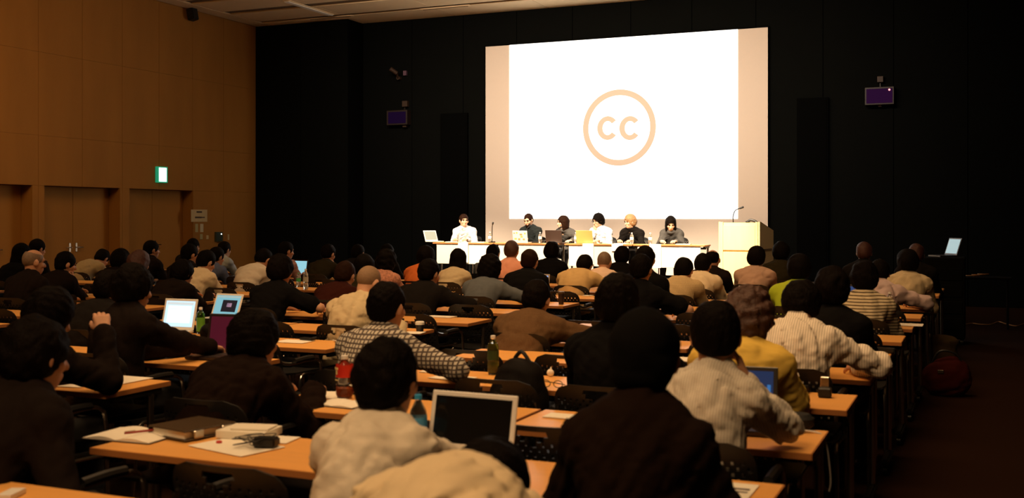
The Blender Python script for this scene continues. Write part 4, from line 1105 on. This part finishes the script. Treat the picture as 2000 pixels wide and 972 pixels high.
wallthing(446, 463, .05, .12, .012, 'small pale plate near the black corner', 'switch', 'switch_plate', M_note)
sp = empty('wall_speaker', at_X(376, 28, WX + .12)); tag(sp, 'small black speaker high on the wood wall', 'speaker')
bm = BM(); box(bm, (0, 0, 0), (.16, .17, .24), rot=Matrix.Rotation(R(-12), 3, 'Y'), bev=.012, seg=2); obj('cabinet', bm, M_plastic, sp)
bm = BM(); box(bm, (-.09, 0, .02), (.08, .05, .05)); obj('bracket', bm, M_darkmetal, sp)
bm = BM(); sph(bm, (.085, .0, -.06), .022, 12, (.4, 1, 1)); obj('tweeter', bm, M_chrome, sp)
# fittings on the black front wall
def front_box(px0, py0, px1, py1, d_, name, m, parent=None, Y=FY, bev=.004):
    a = at_Y(px0, py0, Y - d_); b = at_Y(px1, py1, Y - d_); bm = BM()
    box(bm, ((a.x + b.x) / 2, Y - d_ / 2, (a.z + b.z) / 2), (abs(b.x - a.x), d_, abs(a.z - b.z)), bev=bev); return obj(name, bm, m, parent)
M_brk = mat('brown_bracket', (.03, .012, .004), .6)
M_purple = mat('dark_purple_screen', (.004, .002, .006), .8, spec=0.05, emit=(.016, .002, .022), estr=1.0)
M_purple2 = mat('dim_purple_screen', (.003, .001, .005), .8, spec=0.05, emit=(.005, .001, .013), estr=1.0)
for (x0, y0, x1, y1, mp, wh, bx0, bx1, by0, by1) in ((758, 219, 792, 240, M_purple2, 'left', 785, 795, 197, 208), (1692, 174, 1743, 200, M_purple, 'right', 1713, 1725, 149, 160)):
    r = empty('wall_monitor'); tag(r, 'small dark purple lit monitor hung on the black wall, %s of the screen' % wh, 'monitor', 'purple wall monitors')
    front_box(x0 - 3, y0 - 3, x1 + 3, y1 + 3, .16, 'monitor_frame', mat('monitor_frame', (.012, .005, .004), .5), r)
    s_ = front_box(x0, y0, x1, y1, .17, 'monitor_screen', mp, r)
    front_box(bx0, by0, bx1, by1, .09, 'mount_box', M_brk, r); front_box((bx0 + bx1) / 2 - 1.5, by1 - 1, (bx0 + bx1) / 2 + 1.5, y0, .04, 'mount_pole', M_darkmetal, r)
    front_box((bx0 + bx1) / 2 - 4, y1 + 3, (bx0 + bx1) / 2 + 3, y1 + 8, .10, 'lower_clip', M_brk, r)
    if wh == 'right':
        p = at_Y(1737, 175, FY - .175); bm = BM(); sph(bm, p, .018, 8); obj('power_light', bm, mat('led_red', (1, .1, .1), .3, emit=(1, .25, .25), estr=3), r)
r = empty('wall_camera'); tag(r, 'small brown surveillance camera on the black wall above the left purple monitor', 'camera')
a = at_Y(762, 134, FY - .3); b = at_Y(775, 143, FY - .2); c = at_Y(777, 152, FY - .1)
bm = BM(); cyl(bm, a, b, .045, .045, 14); obj('camera_body', bm, M_brk, r); bm = BM(); cyl(bm, b, c, .022, .022, 10); cyl(bm, c, (c.x, FY, c.z), .04, .04, 12); obj('camera_arm', bm, M_brk, r)
r = front_box(787, 138, 793, 147, .06, 'sensor_box', mat('sensor_violet', (.10, .05, .08), .5)); tag(r, 'tiny violet sensor box beside the wall camera', 'sensor')
for x0, x1, y0, wh in ((860, 912, 222, 'left'), (1556, 1618, 192, 'right')):
    r = empty('tall_loudspeaker'); tag(r, 'tall black loudspeaker panel built on the black wall, %s of the screen' % wh, 'speaker', 'tall black loudspeaker panels')
    a = at_Y(x0, y0, FY - .08); b = at_Y(x1, y0, FY - .08)
    bm = BM(); box(bm, ((a.x + b.x) / 2, FY - .04, (a.z + SZ) / 2), (b.x - a.x, .08, a.z - SZ), bev=.006); obj('grille_frame', bm, M_black2, r, smooth=False)
    bm = BM(); box(bm, ((a.x + b.x) / 2, FY - .083, (a.z + SZ) / 2), (b.x - a.x - .06, .012, a.z - SZ - .06), bev=.004); obj('grille_cloth', bm, M_black2, r, smooth=False)

# ================================================================ THINGS ON THE SEMINAR TABLES
EPS = .0008
def D(px, py, k=None): 
    p = at_z(px, py, DZ)
    if k is not None: p.y = min(max(p.y, ynear(k) + .03), yfar(k) - .03); q = at_Y(px, py, p.y); p.x = q.x
    p.z = DZ + EPS; return p
# open notebook with pen
def notebook(loc, rz, label, s=(.15, .21), curve=.012):
    b = empty('open_notebook', loc, rz); tag(b, label, 'notebook', None)
    for sg in (-1, 1):
        bm = BM(); n = 8; T_, B_ = [], []
        for i in range(n + 1):
            t = i / n; x = sg * t * s[0]; z = .004 + curve * math.sin(math.pi * min(1, t * 1.05)) * (1 - .4 * t)
            T_.append([bm.verts.new((x, y, z)) for y in (-s[1] / 2, s[1] / 2)]); B_.append([bm.verts.new((x, y, 0.0)) for y in (-s[1] / 2, s[1] / 2)])
        for i in range(n):
            bm.faces.new((T_[i][0], T_[i + 1][0], T_[i + 1][1], T_[i][1])); bm.faces.new((B_[i][0], B_[i][1], B_[i + 1][1], B_[i + 1][0]))
            for e in (0, 1): bm.faces.new((T_[i][e], B_[i][e], B_[i + 1][e], T_[i + 1][e]))
        bm.faces.new((T_[n][0], B_[n][0], B_[n][1], T_[n][1]))
        bmesh.ops.recalc_face_normals(bm, faces=bm.faces); obj('page_block', bm, M_paper, b)
    bm = BM(); box(bm, (0, 0, .0006), (s[0] * 2 + .008, s[1] + .008, .0012)); obj('cover', bm, mat('notebook_cover', (.06, .03, .02), .6), b)
    return b
def pen(loc, rz, label, col=(.30, .03, .02), n='red', L=.14):
    b = empty('pen', loc, rz); tag(b, label, 'pen')
    bm = BM(); cyl(bm, (-L / 2, 0, .005), (L / 2 - .01, 0, .005), .0045, n=10); obj('barrel', bm, mat('pen_' + n, col, .35), b)
    bm = BM(); cyl(bm, (L / 2 - .01, 0, .005), (L / 2 + .006, 0, .005), .0045, .001, 10); obj('tip', bm, M_chrome, b)
    bm = BM(); box(bm, (-L / 2 + .02, 0, .011), (.04, .003, .002)); obj('clip', bm, M_chrome, b)
    return b
p = D(262, 851, 1); notebook(p, R(4), 'open notebook with blank pages at the left end of the near table')
pen(p + Vector((.045, .0, .0165)), R(60), 'dark red pen lying across the open notebook on the near table')
# black organiser
p = D(376, 847, 1); r = empty('binder', p, R(-12)); tag(r, 'dark leather organiser with two metal clasps right of the open notebook', 'binder')
bm = BM(); box(bm, (0, 0, .004), (.22, .24, .006), bev=.002); box(bm, (0, 0, .037), (.22, .24, .006), bev=.002); box(bm, (-.108, 0, .020), (.006, .24, .036), bev=.002); obj('cover', bm, mat('organiser_leather', (.05, .028, .010), .38, bump=.2, bscale=120), r)
bm = BM(); box(bm, (.0, 0, .020), (.19, .22, .024)); obj('page_block', bm, M_paper, r, smooth=False)
for yy in (-.06, .07):
    bm = BM(); box(bm, (.113, yy, .022), (.012, .045, .030), bev=.003); obj('clasp', bm, M_chrome, r)
# papers, white box, cable coil
sheet(D(462, 872, 1), R(-14), 'white sheet under the white box and tangled cable on the near table', (.30, .20))
sheet(D(535, 858, 1), R(8), 'second white sheet right of the white box on the near table', (.16, .12))
p = D(487, 852, 1); r = empty('white_box', p + Vector((0, 0, .002)), R(8)); tag(r, 'flat white carton on the near table between organiser and cables', 'box')
bm = BM(); box(bm, (0, 0, .015), (.20, .15, .030), bev=.002); obj('carton', bm, mat('white_card', (.80, .74, .62), .7), r); bm = BM(); box(bm, (0.02, 0, .034), (.15, .10, .008), rot=Matrix.Rotation(R(6), 3, 'Z'), bev=.002); obj('lid_flap', bm, mat('white_card', (.80, .74, .62), .7), r)
p = D(520, 874, 1); r = empty('portable_player', p + Vector((0, 0, .003)), R(15)); tag(r, 'small dark electronic device in a nest of thin cable on the near table', 'device')
bm = BM(); box(bm, (0, 0, .018), (.085, .06, .034), bev=.006, seg=2); obj('device_body', bm, M_plastic, r); bm = BM(); box(bm, (0, 0, .0358), (.06, .035, .001)); obj('device_display', bm, M_darkmetal, r)
rg = random.Random(3); bm = BM()
pts = [(0.05 * math.cos(a_ * 1.9) * (1 + .5 * rg.random()) - .045, .05 * math.sin(a_ * 2.3) * (1 + .5 * rg.random()) - .01, .006 + .03 * rg.random()) for a_ in range(20)]
tube(bm, pts, .0017, 6, 5); o = obj('cable_tangle', bm, M_darkmetal); o.location = p + Vector((0, 0, .004)); tag(o, 'tangled thin dark cable around the small device on the near table', 'cable')
bm = BM(); lathe(bm, [(0, 0), (.011, 0), (.011, .008), (.007, .011), (0, .011)], 12); o = obj('red_cap', bm, mat('red_plastic', (.5, .02, .01), .4)); o.location = D(428, 866, 1); tag(o, 'tiny red cap on the near table beside the white sheet', 'cap')
# row 0 desk
o = sheet(D(22, 969, 0), R(20), 'small white clip-like object on the bottom left table', (.045, .09), M_white, .014, 'clip', 'white_clip')
p = D(1412, 962, 1); o = sheet(p, R(0), 'white printed leaflet with two dark words on the bottom right table', (.17, .26))
for i, (dy, w_, h_) in enumerate(((.055, .07, .018), (.02, .07, .014))):
    bm = BM(); box(bm, (0.035, dy, .0026), (w_, h_, .0006)); obj('print_line', bm, mat('ink', (.05, .03, .03), .8), o, smooth=False)
# bottles
p = D(673, 777, 2)
bottle(p, .195, .040, 'red labelled tea bottle with white cap, a third full, right of the tousled head', liquid('tea', (.55, .10, .02)), lab=(.62, .03, .015), labz=(.50, .80), labn='red', fill=.24, emblem=((-38, .71, .030, .010), (-22, .71, .012, .010), (-30, .62, .014, .020), (-30, .44, .026, .006)))
Y = yfar(1) - .10; p = at_Y(817, 860, Y); p.z = DZ + EPS
bottle(p, .212, .031, 'water bottle with blue cap and blue label beside the open white laptop', liquid('water', (.9, .93, .93)), cap=(.03, .30, .60), capn='blue', lab=(.05, .28, .55), labn='blue', labz=(.42, .64), fill=.6)
p = at_Y(1110, 900, 3.12); p.z = DZ + EPS
bottle(p, .175, .030, 'green and white labelled small bottle against the dark brown hooded sweater', liquid('amber', (.55, .26, .06)), cap=(.04, .35, .10), capn='green', lab=(.06, .42, .14), labn='green', labz=(.42, .80), fill=.38)
p = at_Y(963, 730, yfar(3) - .08); p.z = DZ + EPS
bottle(p, .205, .031, 'green tea bottle with white cap standing by the black backpack', liquid('greentea', (.20, .22, .03)), lab=(.03, .06, .015), labn='darkgreen', fill=.8)
p = D(392, 644, 4); bottle(p, .19, .030, 'green drink bottle with white cap beside the white laptop', liquid('green', (.10, .30, .02)), lab=(.10, .32, .03), labn='lightgreen', fill=.8, labz=(.10, .62))
p = D(583, 559, 9); bottle(p, .17, .028, 'small bottle with green label and green cap left of the tall clear bottle', liquid('water', (.9, .93, .93)), cap=(.1, .5, .25), capn='palegreen', lab=(.05, .40, .16), labn='green')
p = D(597, 566, 9); bottle(p, .24, .030, 'tall clear bottle with white wrap behind the black t-shirt', liquid('water', (.9, .93, .93)), lab=(.62, .55, .42), labn='cream')
p = at_Y(1450, 575, yfar(8)); bottle(Vector((p.x, yfar(8) - .1, DZ + EPS)), .21, .032, 'clear water bottle left of the yellow-green sweater', liquid('water', (.9, .93, .93)), lab=(.30, .45, .60), labn='paleblue')
p = at_Y(1496, 516, yfar(11)); bottle(Vector((p.x, yfar(11) - .1, DZ + EPS)), .20, .030, 'clear bottle right of the grey-pink shirt', liquid('water', (.9, .93, .93)), lab=(.6, .55, .5), labn='greyish')
p = at_Y(1828, 575, yfar(10)); bottle(Vector((-.66, yfar(10) - .1, DZ + EPS)), .21, .032, 'clear bottle with yellowish drink at the right end of a far table', liquid('yellowish', (.60, .45, .12)), lab=(.35, .25, .10), labn='straw')
p = at_Y(1795, 600, yfar(8)); bottle(Vector((-.72, yfar(8) - .28, DZ + EPS)), .20, .031, 'clear bottle beside the lilac sleeve', liquid('water', (.9, .93, .93)), lab=(.5, .42, .35), labn='brownish')
# laptops
p = at_Y(922, 600, yfar(1) - .02); laptop(Vector((p.x, yfar(1) - .145, DZ + EPS)), R(-2), 'open white laptop with black blank display before the bowed cream shirt', w_=.335, d_=.200, ang=103, scr=(.006, .006, .006))
UI = [(-.0, .40, .92, .10, (.55, .72, .85), .7), (0, -.02, .80, .66, (.70, .88, 1.0), 1.0), (-.2, .18, .3, .03, (.45, .6, .75), .6), (-.15, .02, .42, .02, (.45, .6, .75), .6), (-.18, -.10, .35, .02, (.45, .6, .75), .6), (.1, -.25, .5, .02, (.45, .6, .75), .6)]
p = at_Y(347, 600, yfar(4) - .02); laptop(Vector((p.x, yfar(4) - .13, DZ + EPS)), R(2), 'open white laptop with bright white page on its screen, left side', w_=.29, d_=.225, ang=104, scr=(.1, .15, .2), semit=(.55, .78, .95), sstr=1.2, content=UI)
UI2 = [(.1, -.05, .60, .62, (.012, .012, .02), .6), (.1, .0, .2, .2, (.45, .30, .45), .7), (.0, .42, .95, .08, (.3, .5, .6), .6)]
p = at_Y(437, 600, yfar(5) - .02); laptop(Vector((p.x, yfar(5) - .12, DZ + EPS)), R(-4), 'open laptop with blue desktop and dark picture window, left side', w_=.29, d_=.20, ang=112, scr=(.1, .2, .25), semit=(.16, .42, .52), sstr=1.0, content=UI2)
p = at_Y(447, 600, yfar(3) - .02); laptop(Vector((p.x, yfar(3) - .125, DZ + EPS)), R(6), 'open dark laptop with dim purple-red display under the typing hands', w_=.30, d_=.23, ang=100, bodyc=(.03, .02, .02), bodyn='black', scr=(.08, .01, .02), semit=(.035, .004, .012), sstr=1.0)
p = at_Y(582, 600, yfar(11) - .02); laptop(Vector((p.x, yfar(11) - .12, DZ + EPS)), R(-8), 'open laptop with pale blue screen far back on the left', w_=.28, d_=.22, ang=100, bodyc=(.03, .02, .02), bodyn='black', semit=(.30, .62, .72), sstr=1.0)
p = at_Y(1052, 600, yfar(9) - .02); laptop(Vector((p.x, yfar(9) - .12, DZ + EPS)), R(0), 'small laptop with bright blue screen beside the black jacket', w_=.24, d_=.20, ang=100, bodyc=(.5, .45, .4), bodyn='grey', semit=(.25, .45, .95), sstr=1.2)
p = at_Y(1446, 600, yfar(2) - .02); laptop(Vector((p.x, yfar(2) - .14, DZ + EPS)), R(4), 'dark laptop with deep blue display right of the fine striped shirt', w_=.31, d_=.215, ang=100, bodyc=(.04, .035, .03), bodyn='charcoal', semit=(.006, .022, .07), sstr=1.0, content=[(.44, -.05, .05, .5, (.03, .14, .40), .8)])
p = at_Y(1650, 600, yfar(8) - .02); laptop(Vector((p.x, yfar(8) - .12, DZ + EPS)), R(6), 'laptop with dim blue display right of the yellow-green sweater', w_=.28, d_=.22, ang=100, bodyc=(.03, .02, .02), bodyn='black', semit=(.012, .045, .16), sstr=1.0)
# sheets and small things
PP = [((640, 772), 2, 20, (.21, .20), 'crumpled white sheet left of the red bottle'), ((575, 667), 4, 4, (.22, .16), 'white sheet with a phone on it, second block'), ((870, 722), 3, 8, (.21, .26), 'loose printed sheet on the middle table, upper one'), ((884, 738), 3, -10, (.21, .15), 'loose printed sheet on the middle table, lower one'),
      ((808, 650), 5, 10, (.14, .14), 'small paper at the table end beside the lidded cup'), ((622, 599), 6, 14, (.18, .14), 'white sheet by the bare forearm'), ((861, 605), 6, 2, (.24, .14), 'pad of paper behind the empty chair'), ((225, 741), 2, 0, (.30, .22), 'large white sheet under the raised hand at left'),
      ((150, 748), 2, 12, (.21, .26), 'second white sheet at left under the raised elbow'), ((1330, 672), 4, 4, (.18, .18), 'white sheet left of the fine striped shirt'), ((640, 514), 11, 5, (.24, .12), 'white sheet before the dark olive shirt'), ((1098, 813), 2, 0, (.14, .10), 'white sheet behind the knit cap'),
      ((345, 562), 7, 20, (.21, .15), 'sheet held by the dark suit on the left'), ((1768, 634), 7, 0, (.26, .20), 'wide cream sheet at the right end of the table'), ((1148, 560), 9, 0, (.1, .1), 'small sheet before the tan shirt'), ((160, 575), 7, 0, (.18, .12), 'reddish lit pad at far left'), ((1365, 538), 9, 0, (.1, .08), 'small sheet between the panel tables and checked shirt')]
for (px, py), k, rz, s_, lb in PP: sheet(D(px, py, k), R(rz), lb, s_, th=.003)
p = D(668, 789, 2); notebook(p, R(-3), 'open notebook right below the red bottle', (.11, .16), .006)
def phone(px, py, k, rz, label, col=None, s=(.055, .11, .016), name='phone', cat='phone'):
    bm = BM(); box(bm, (0, 0, s[2] / 2), s, bev=.005, seg=2); o = obj(name, bm, col or M_plastic); o.location = D(px, py, k) + Vector((0, 0, .0035)); o.rotation_euler = (0, 0, R(rz)); tag(o, label, cat)
    bm = BM(); box(bm, (0, .01, s[2] + .0003), (s[0] * .7, s[1] * .5, .0006)); obj('face_plate', bm, M_darkmetal, o, smooth=False); return o
phone(601, 665, 4, 80, 'black phone lying on the white sheet'); phone(1722, 688, 5, 85, 'black case at the right table end', s=(.07, .16, .025), name='glasses_case', cat='case')
phone(660, 668, 4, 70, 'small white object at the table end, second block', M_white, (.03, .09, .012), 'white_remote', 'remote')
phone(367, 684, 3, 60, 'white computer mouse by the typing hands', M_white, (.05, .09, .028), 'computer_mouse', 'mouse')
phone(1562, 764, 3, 85, 'black computer mouse at the right table end', M_plastic, (.055, .09, .028), 'computer_mouse', 'mouse')
# lidded cup, dark cup
def cup(loc, label, c1, n1_, c2, n2_, h=.075, r=.028):
    b = empty('cup', loc); tag(b, label, 'cup')
    obj('cup_body', lathe(BM(), [(0, 0), (r * .8, 0), (r, h), (r * .92, h), (0, h * .95)], 18), mat('cup_' + n1_, c1, .5), b)
    obj('cup_lid', lathe(BM(), [(r * 1.06, h), (r * 1.06, h + .018), (r * .8, h + .024), (0, h + .022)], 18), mat('cup_' + n2_, c2, .4), b); return b
cup(D(820, 647, 5), 'dark cup with white lid at the table end behind the empty chair', (.02, .015, .012), 'dark', (.8, .75, .66), 'white', .05, .032)
cup(D(1096, 594, 8), 'dark drink can on the middle far table', (.03, .012, .006), 'brown', (.10, .06, .03), 'tin', .10, .030)
# phone stand right table end
p = D(1611, 775, 3); r = empty('charging_dock', p, R(4)); tag(r, 'small black dock with upright silver player at right table end', 'device')
bm = BM(); box(bm, (0, 0, .022), (.060, .055, .044), bev=.006); obj('dock_body', bm, M_plastic, r); bm = BM(); box(bm, (0, .01, .062), (.042, .010, .06), bev=.004); obj('player', bm, M_chrome, r)
bm = BM(); lathe(bm, [(0, 0), (.045, 0), (.060, .02), (.060, .045), (.045, .062), (0, .064)], 24); o = obj('round_pouch', bm, mat('black_nylon', (.006, .005, .005), .7)); o.scale = (1.25, 1.0, 1); o.location = D(1552, 832, 2); tag(o, 'round black pouch at the right end of the second near table', 'pouch')
# eyeglasses
p = D(1078, 757, 3); r = empty('eyeglasses', p); tag(r, 'folded black eyeglasses near the edge of the middle table', 'glasses')
bm = BM()
for s_ in (-1, 1): tube(bm, [(s_ * .032 + .024 * math.cos(a_), 0, .019 + .017 * math.sin(a_)) for a_ in np.linspace(0, 2 * math.pi, 13)], .002, 6, 1)
tube(bm, [(-.055, 0, .03), (0, .03, .02), (.05, .05, .01)], .0022, 6, 3); obj('frame', bm, M_plastic, r)
bm = BM(); sph(bm, (0, 0, .018), .02, 10, (1, .8, 1)); cyl(bm, (0, 0, .02), (.004, 0, .05), .012, .002, 8); o = obj('crumpled_tissue', bm, M_paper); o.location = D(1075, 731, 3); tag(o, 'crumpled white tissue on the middle table', 'tissue')
# hanging cables at right
def cable(name, pts, r_, m, label, sub=5):
    bm = BM(); tube(bm, pts, r_, 6, sub); o = obj(name, bm, m); tag(o, label, 'cable'); return o
y0 = yfar(2) - .1
cable('white_cable', [(-.75, y0, DZ + .004), (-.60, y0 + .02, DZ + .006), (-.555, y0 + .03, DZ - .03), (-.535, y0 + .03, DZ - .17), (-.54, y0 + .02, DZ - .22)], .0035, M_white, 'white cable drooping over the right table end')
cable('floor_cable', [(at_z(px, py, 0.008)) for px, py in ((1868, 632), (1885, 633), (1900, 631), (1915, 633), (1935, 633), (1950, 628), (1965, 632), (1985, 636), (2005, 631), (2030, 634))], .007, mat('tan_cable', (.45, .24, .09), .5), 'tan cable snaking on the dark floor at far right')
# ---- bags
def blob(name, loc, prims, vx, m, label, cat, noise=.006, seed=1, rz=0):
    lo = np.min([np.array(c) - np.array(r_) for c, r_ in prims], 0) - .05; hi = np.max([np.array(c) + np.array(r_) for c, r_ in prims], 0) + .05
    f = Field(lo, hi, vx)
    for c, r_ in prims: f.ell(c, r_, None, .05)
    f.noise(noise, 38, np.random.default_rng(seed), 3, True); f.cut((0, 0, -1), 0.0, .01)
    V, Q = f.mesh(); o = link_mesh(name, np_mesh(name, V, Q), m); o.location = loc; o.rotation_euler = (0, 0, rz); tag(o, label, cat); return o
c_nylon = cloth('black_nylon', (.008, .006, .005), rough=.6)
bx = at_Y(992, 740, ynear(3) - .25)
bp = blob('backpack', (bx.x, ynear(3) - .12, .43), [((0, -.0, .20), (.15, .10, .22)), ((0, -.07, .16), (.12, .07, .14)), ((0, .02, .36), (.10, .06, .06))], .016, c_nylon, 'black backpack standing on an empty chair beside the green tea bottle', 'backpack', seed=5)
bm = BM(); tube(bm, [(-.05, .03, .40), (0, .03, .46), (.05, .03, .40)], .010); obj('carry_loop', bm, M_plastic, bp)
bm = BM(); tube(bm, [(-.10, -.12, .22), (0, -.15, .25), (.10, -.12, .22)], .004); obj('zip', bm, M_chrome, bp)
p = at_z(1848, 772, 0); rb = blob('shoulder_bag', (p.x, p.y, 0), [((0, 0, .14), (.20, .13, .17)), ((.05, .05, .20), (.13, .10, .13))], .016, cloth('dark_red', (.035, .004, .003)), 'dark red bag slumped on the floor by the right table ends', 'bag', seed=6, noise=.010)
bm = BM(); tube(bm, [(-.12, 0, .26), (-.05, -.02, .38), (.08, 0, .36), (.14, .02, .24)], .010); obj('strap', bm, M_plastic, rb); bm = BM(); box(bm, (-.04, -.13, .22), (.05, .01, .03), bev=.003); obj('buckle', bm, M_chrome, rb)
p = at_z(1840, 735, 0); blob('tan_bag', (p.x - .03, p.y + .1, 0), [((0, 0, .18), (.17, .12, .20)), ((.05, 0, .33), (.13, .08, .06))], .018, cloth('khaki_bag', (.05, .032, .014)), 'khaki bag standing behind the dark red bag', 'bag', seed=7)
p = D(388, 672, 4); blob('black_bag', (p.x + .05, ynear(4) + .12, DZ + .002), [((0, 0, .05), (.10, .07, .07))], .012, c_nylon, 'small black bag in front of the green drink bottle', 'bag', seed=9)
# ---- equipment desk at far right
EX, EY = -.42, 14.3
r = empty('equipment_rack', (EX, EY, 0)); tag(r, 'dark equipment rack on casters under the lone far right laptop', 'rack')
bm = BM(); box(bm, (0, 0, .56), (.46, .50, .98), bev=.012); obj('rack_case', bm, M_rack, r, smooth=False)
for i in range(4): bm = BM(); box(bm, (0, -.252, .25 + .2 * i), (.40, .012, .15), bev=.004); obj('rack_unit', bm, M_rack, r, smooth=False)
for sx in (-.19, .19):
    for sy in (-.2, .2): bm = BM(); cyl(bm, (sx - .015, sy, .035), (sx + .015, sy, .035), .035, n=12); obj('caster', bm, M_plastic, r)
laptop(Vector((EX - .03, EY, 1.0515)), R(-60), 'laptop with pale lit screen on the dark rack at far right', w_=.30, d_=.22, ang=108, bodyc=(.03, .03, .03), bodyn='black', semit=(.35, .55, .58), sstr=.8)
r = empty('side_table', (0.02, 16.5, 0)); tag(r, 'low dark table with cables on it at far right', 'table')
bm = BM(); box(bm, (0, 0, .69), (.7, .45, .03), bev=.004); obj('tabletop', bm, M_rack, r)
for sx in (-.3, .3):
    for sy in (-.18, .18): bm = BM(); cyl(bm, (sx, sy, 0), (sx, sy, .68), .014, n=10); obj('leg', bm, M_rack, r)
cable('cable_coil', [(0.02 - .2 + .07 * math.cos(a_) + .012 * a_, 16.5 + .07 * math.sin(a_), .712 + .002 * a_) for a_ in np.linspace(0, 18, 40)], .006, mat('tan_cable', (.45, .24, .09), .5), 'coil of tan cable on the low dark table at far right', 2)

# ================================================================ EMPTY CHAIRS
BL = ['rightmost', 'second', 'third', 'leftmost']
def free(x, k): return all(not (abs(kk - k) < .5 and abs(X - x) < .44) for X, Y, kk, l, px in PEOPLE)
for k in range(0, 13):
    for bi, (bx, bn) in enumerate(BLOCKS):
        for s in range(4):
            x = bx + drift(bi, k) + .31 + .60 * s; y = ynear(k) - .10
            c = to_px((x, y - .25, .75)); 
            if c[0] < -20 or c[0] > 2020 or c[1] > 1000: continue
            if not free(x, k): continue
            if k == 2 and bi == 0 and s == 0: continue
            put_chair(x, y, 'empty black perforated chair, seat %s of %s block, row %s' % (['one', 'two', 'three', 'four'][s], bn, ROWNAME[k]))

def _conf():
    for i in range(len(PEOPLE)):
        for j in range(i):
            a, b = PEOPLE[i], PEOPLE[j]
            if abs(a[0] - b[0]) < .45 and abs(a[1] - b[1]) < .5: print('CONF', a, b)
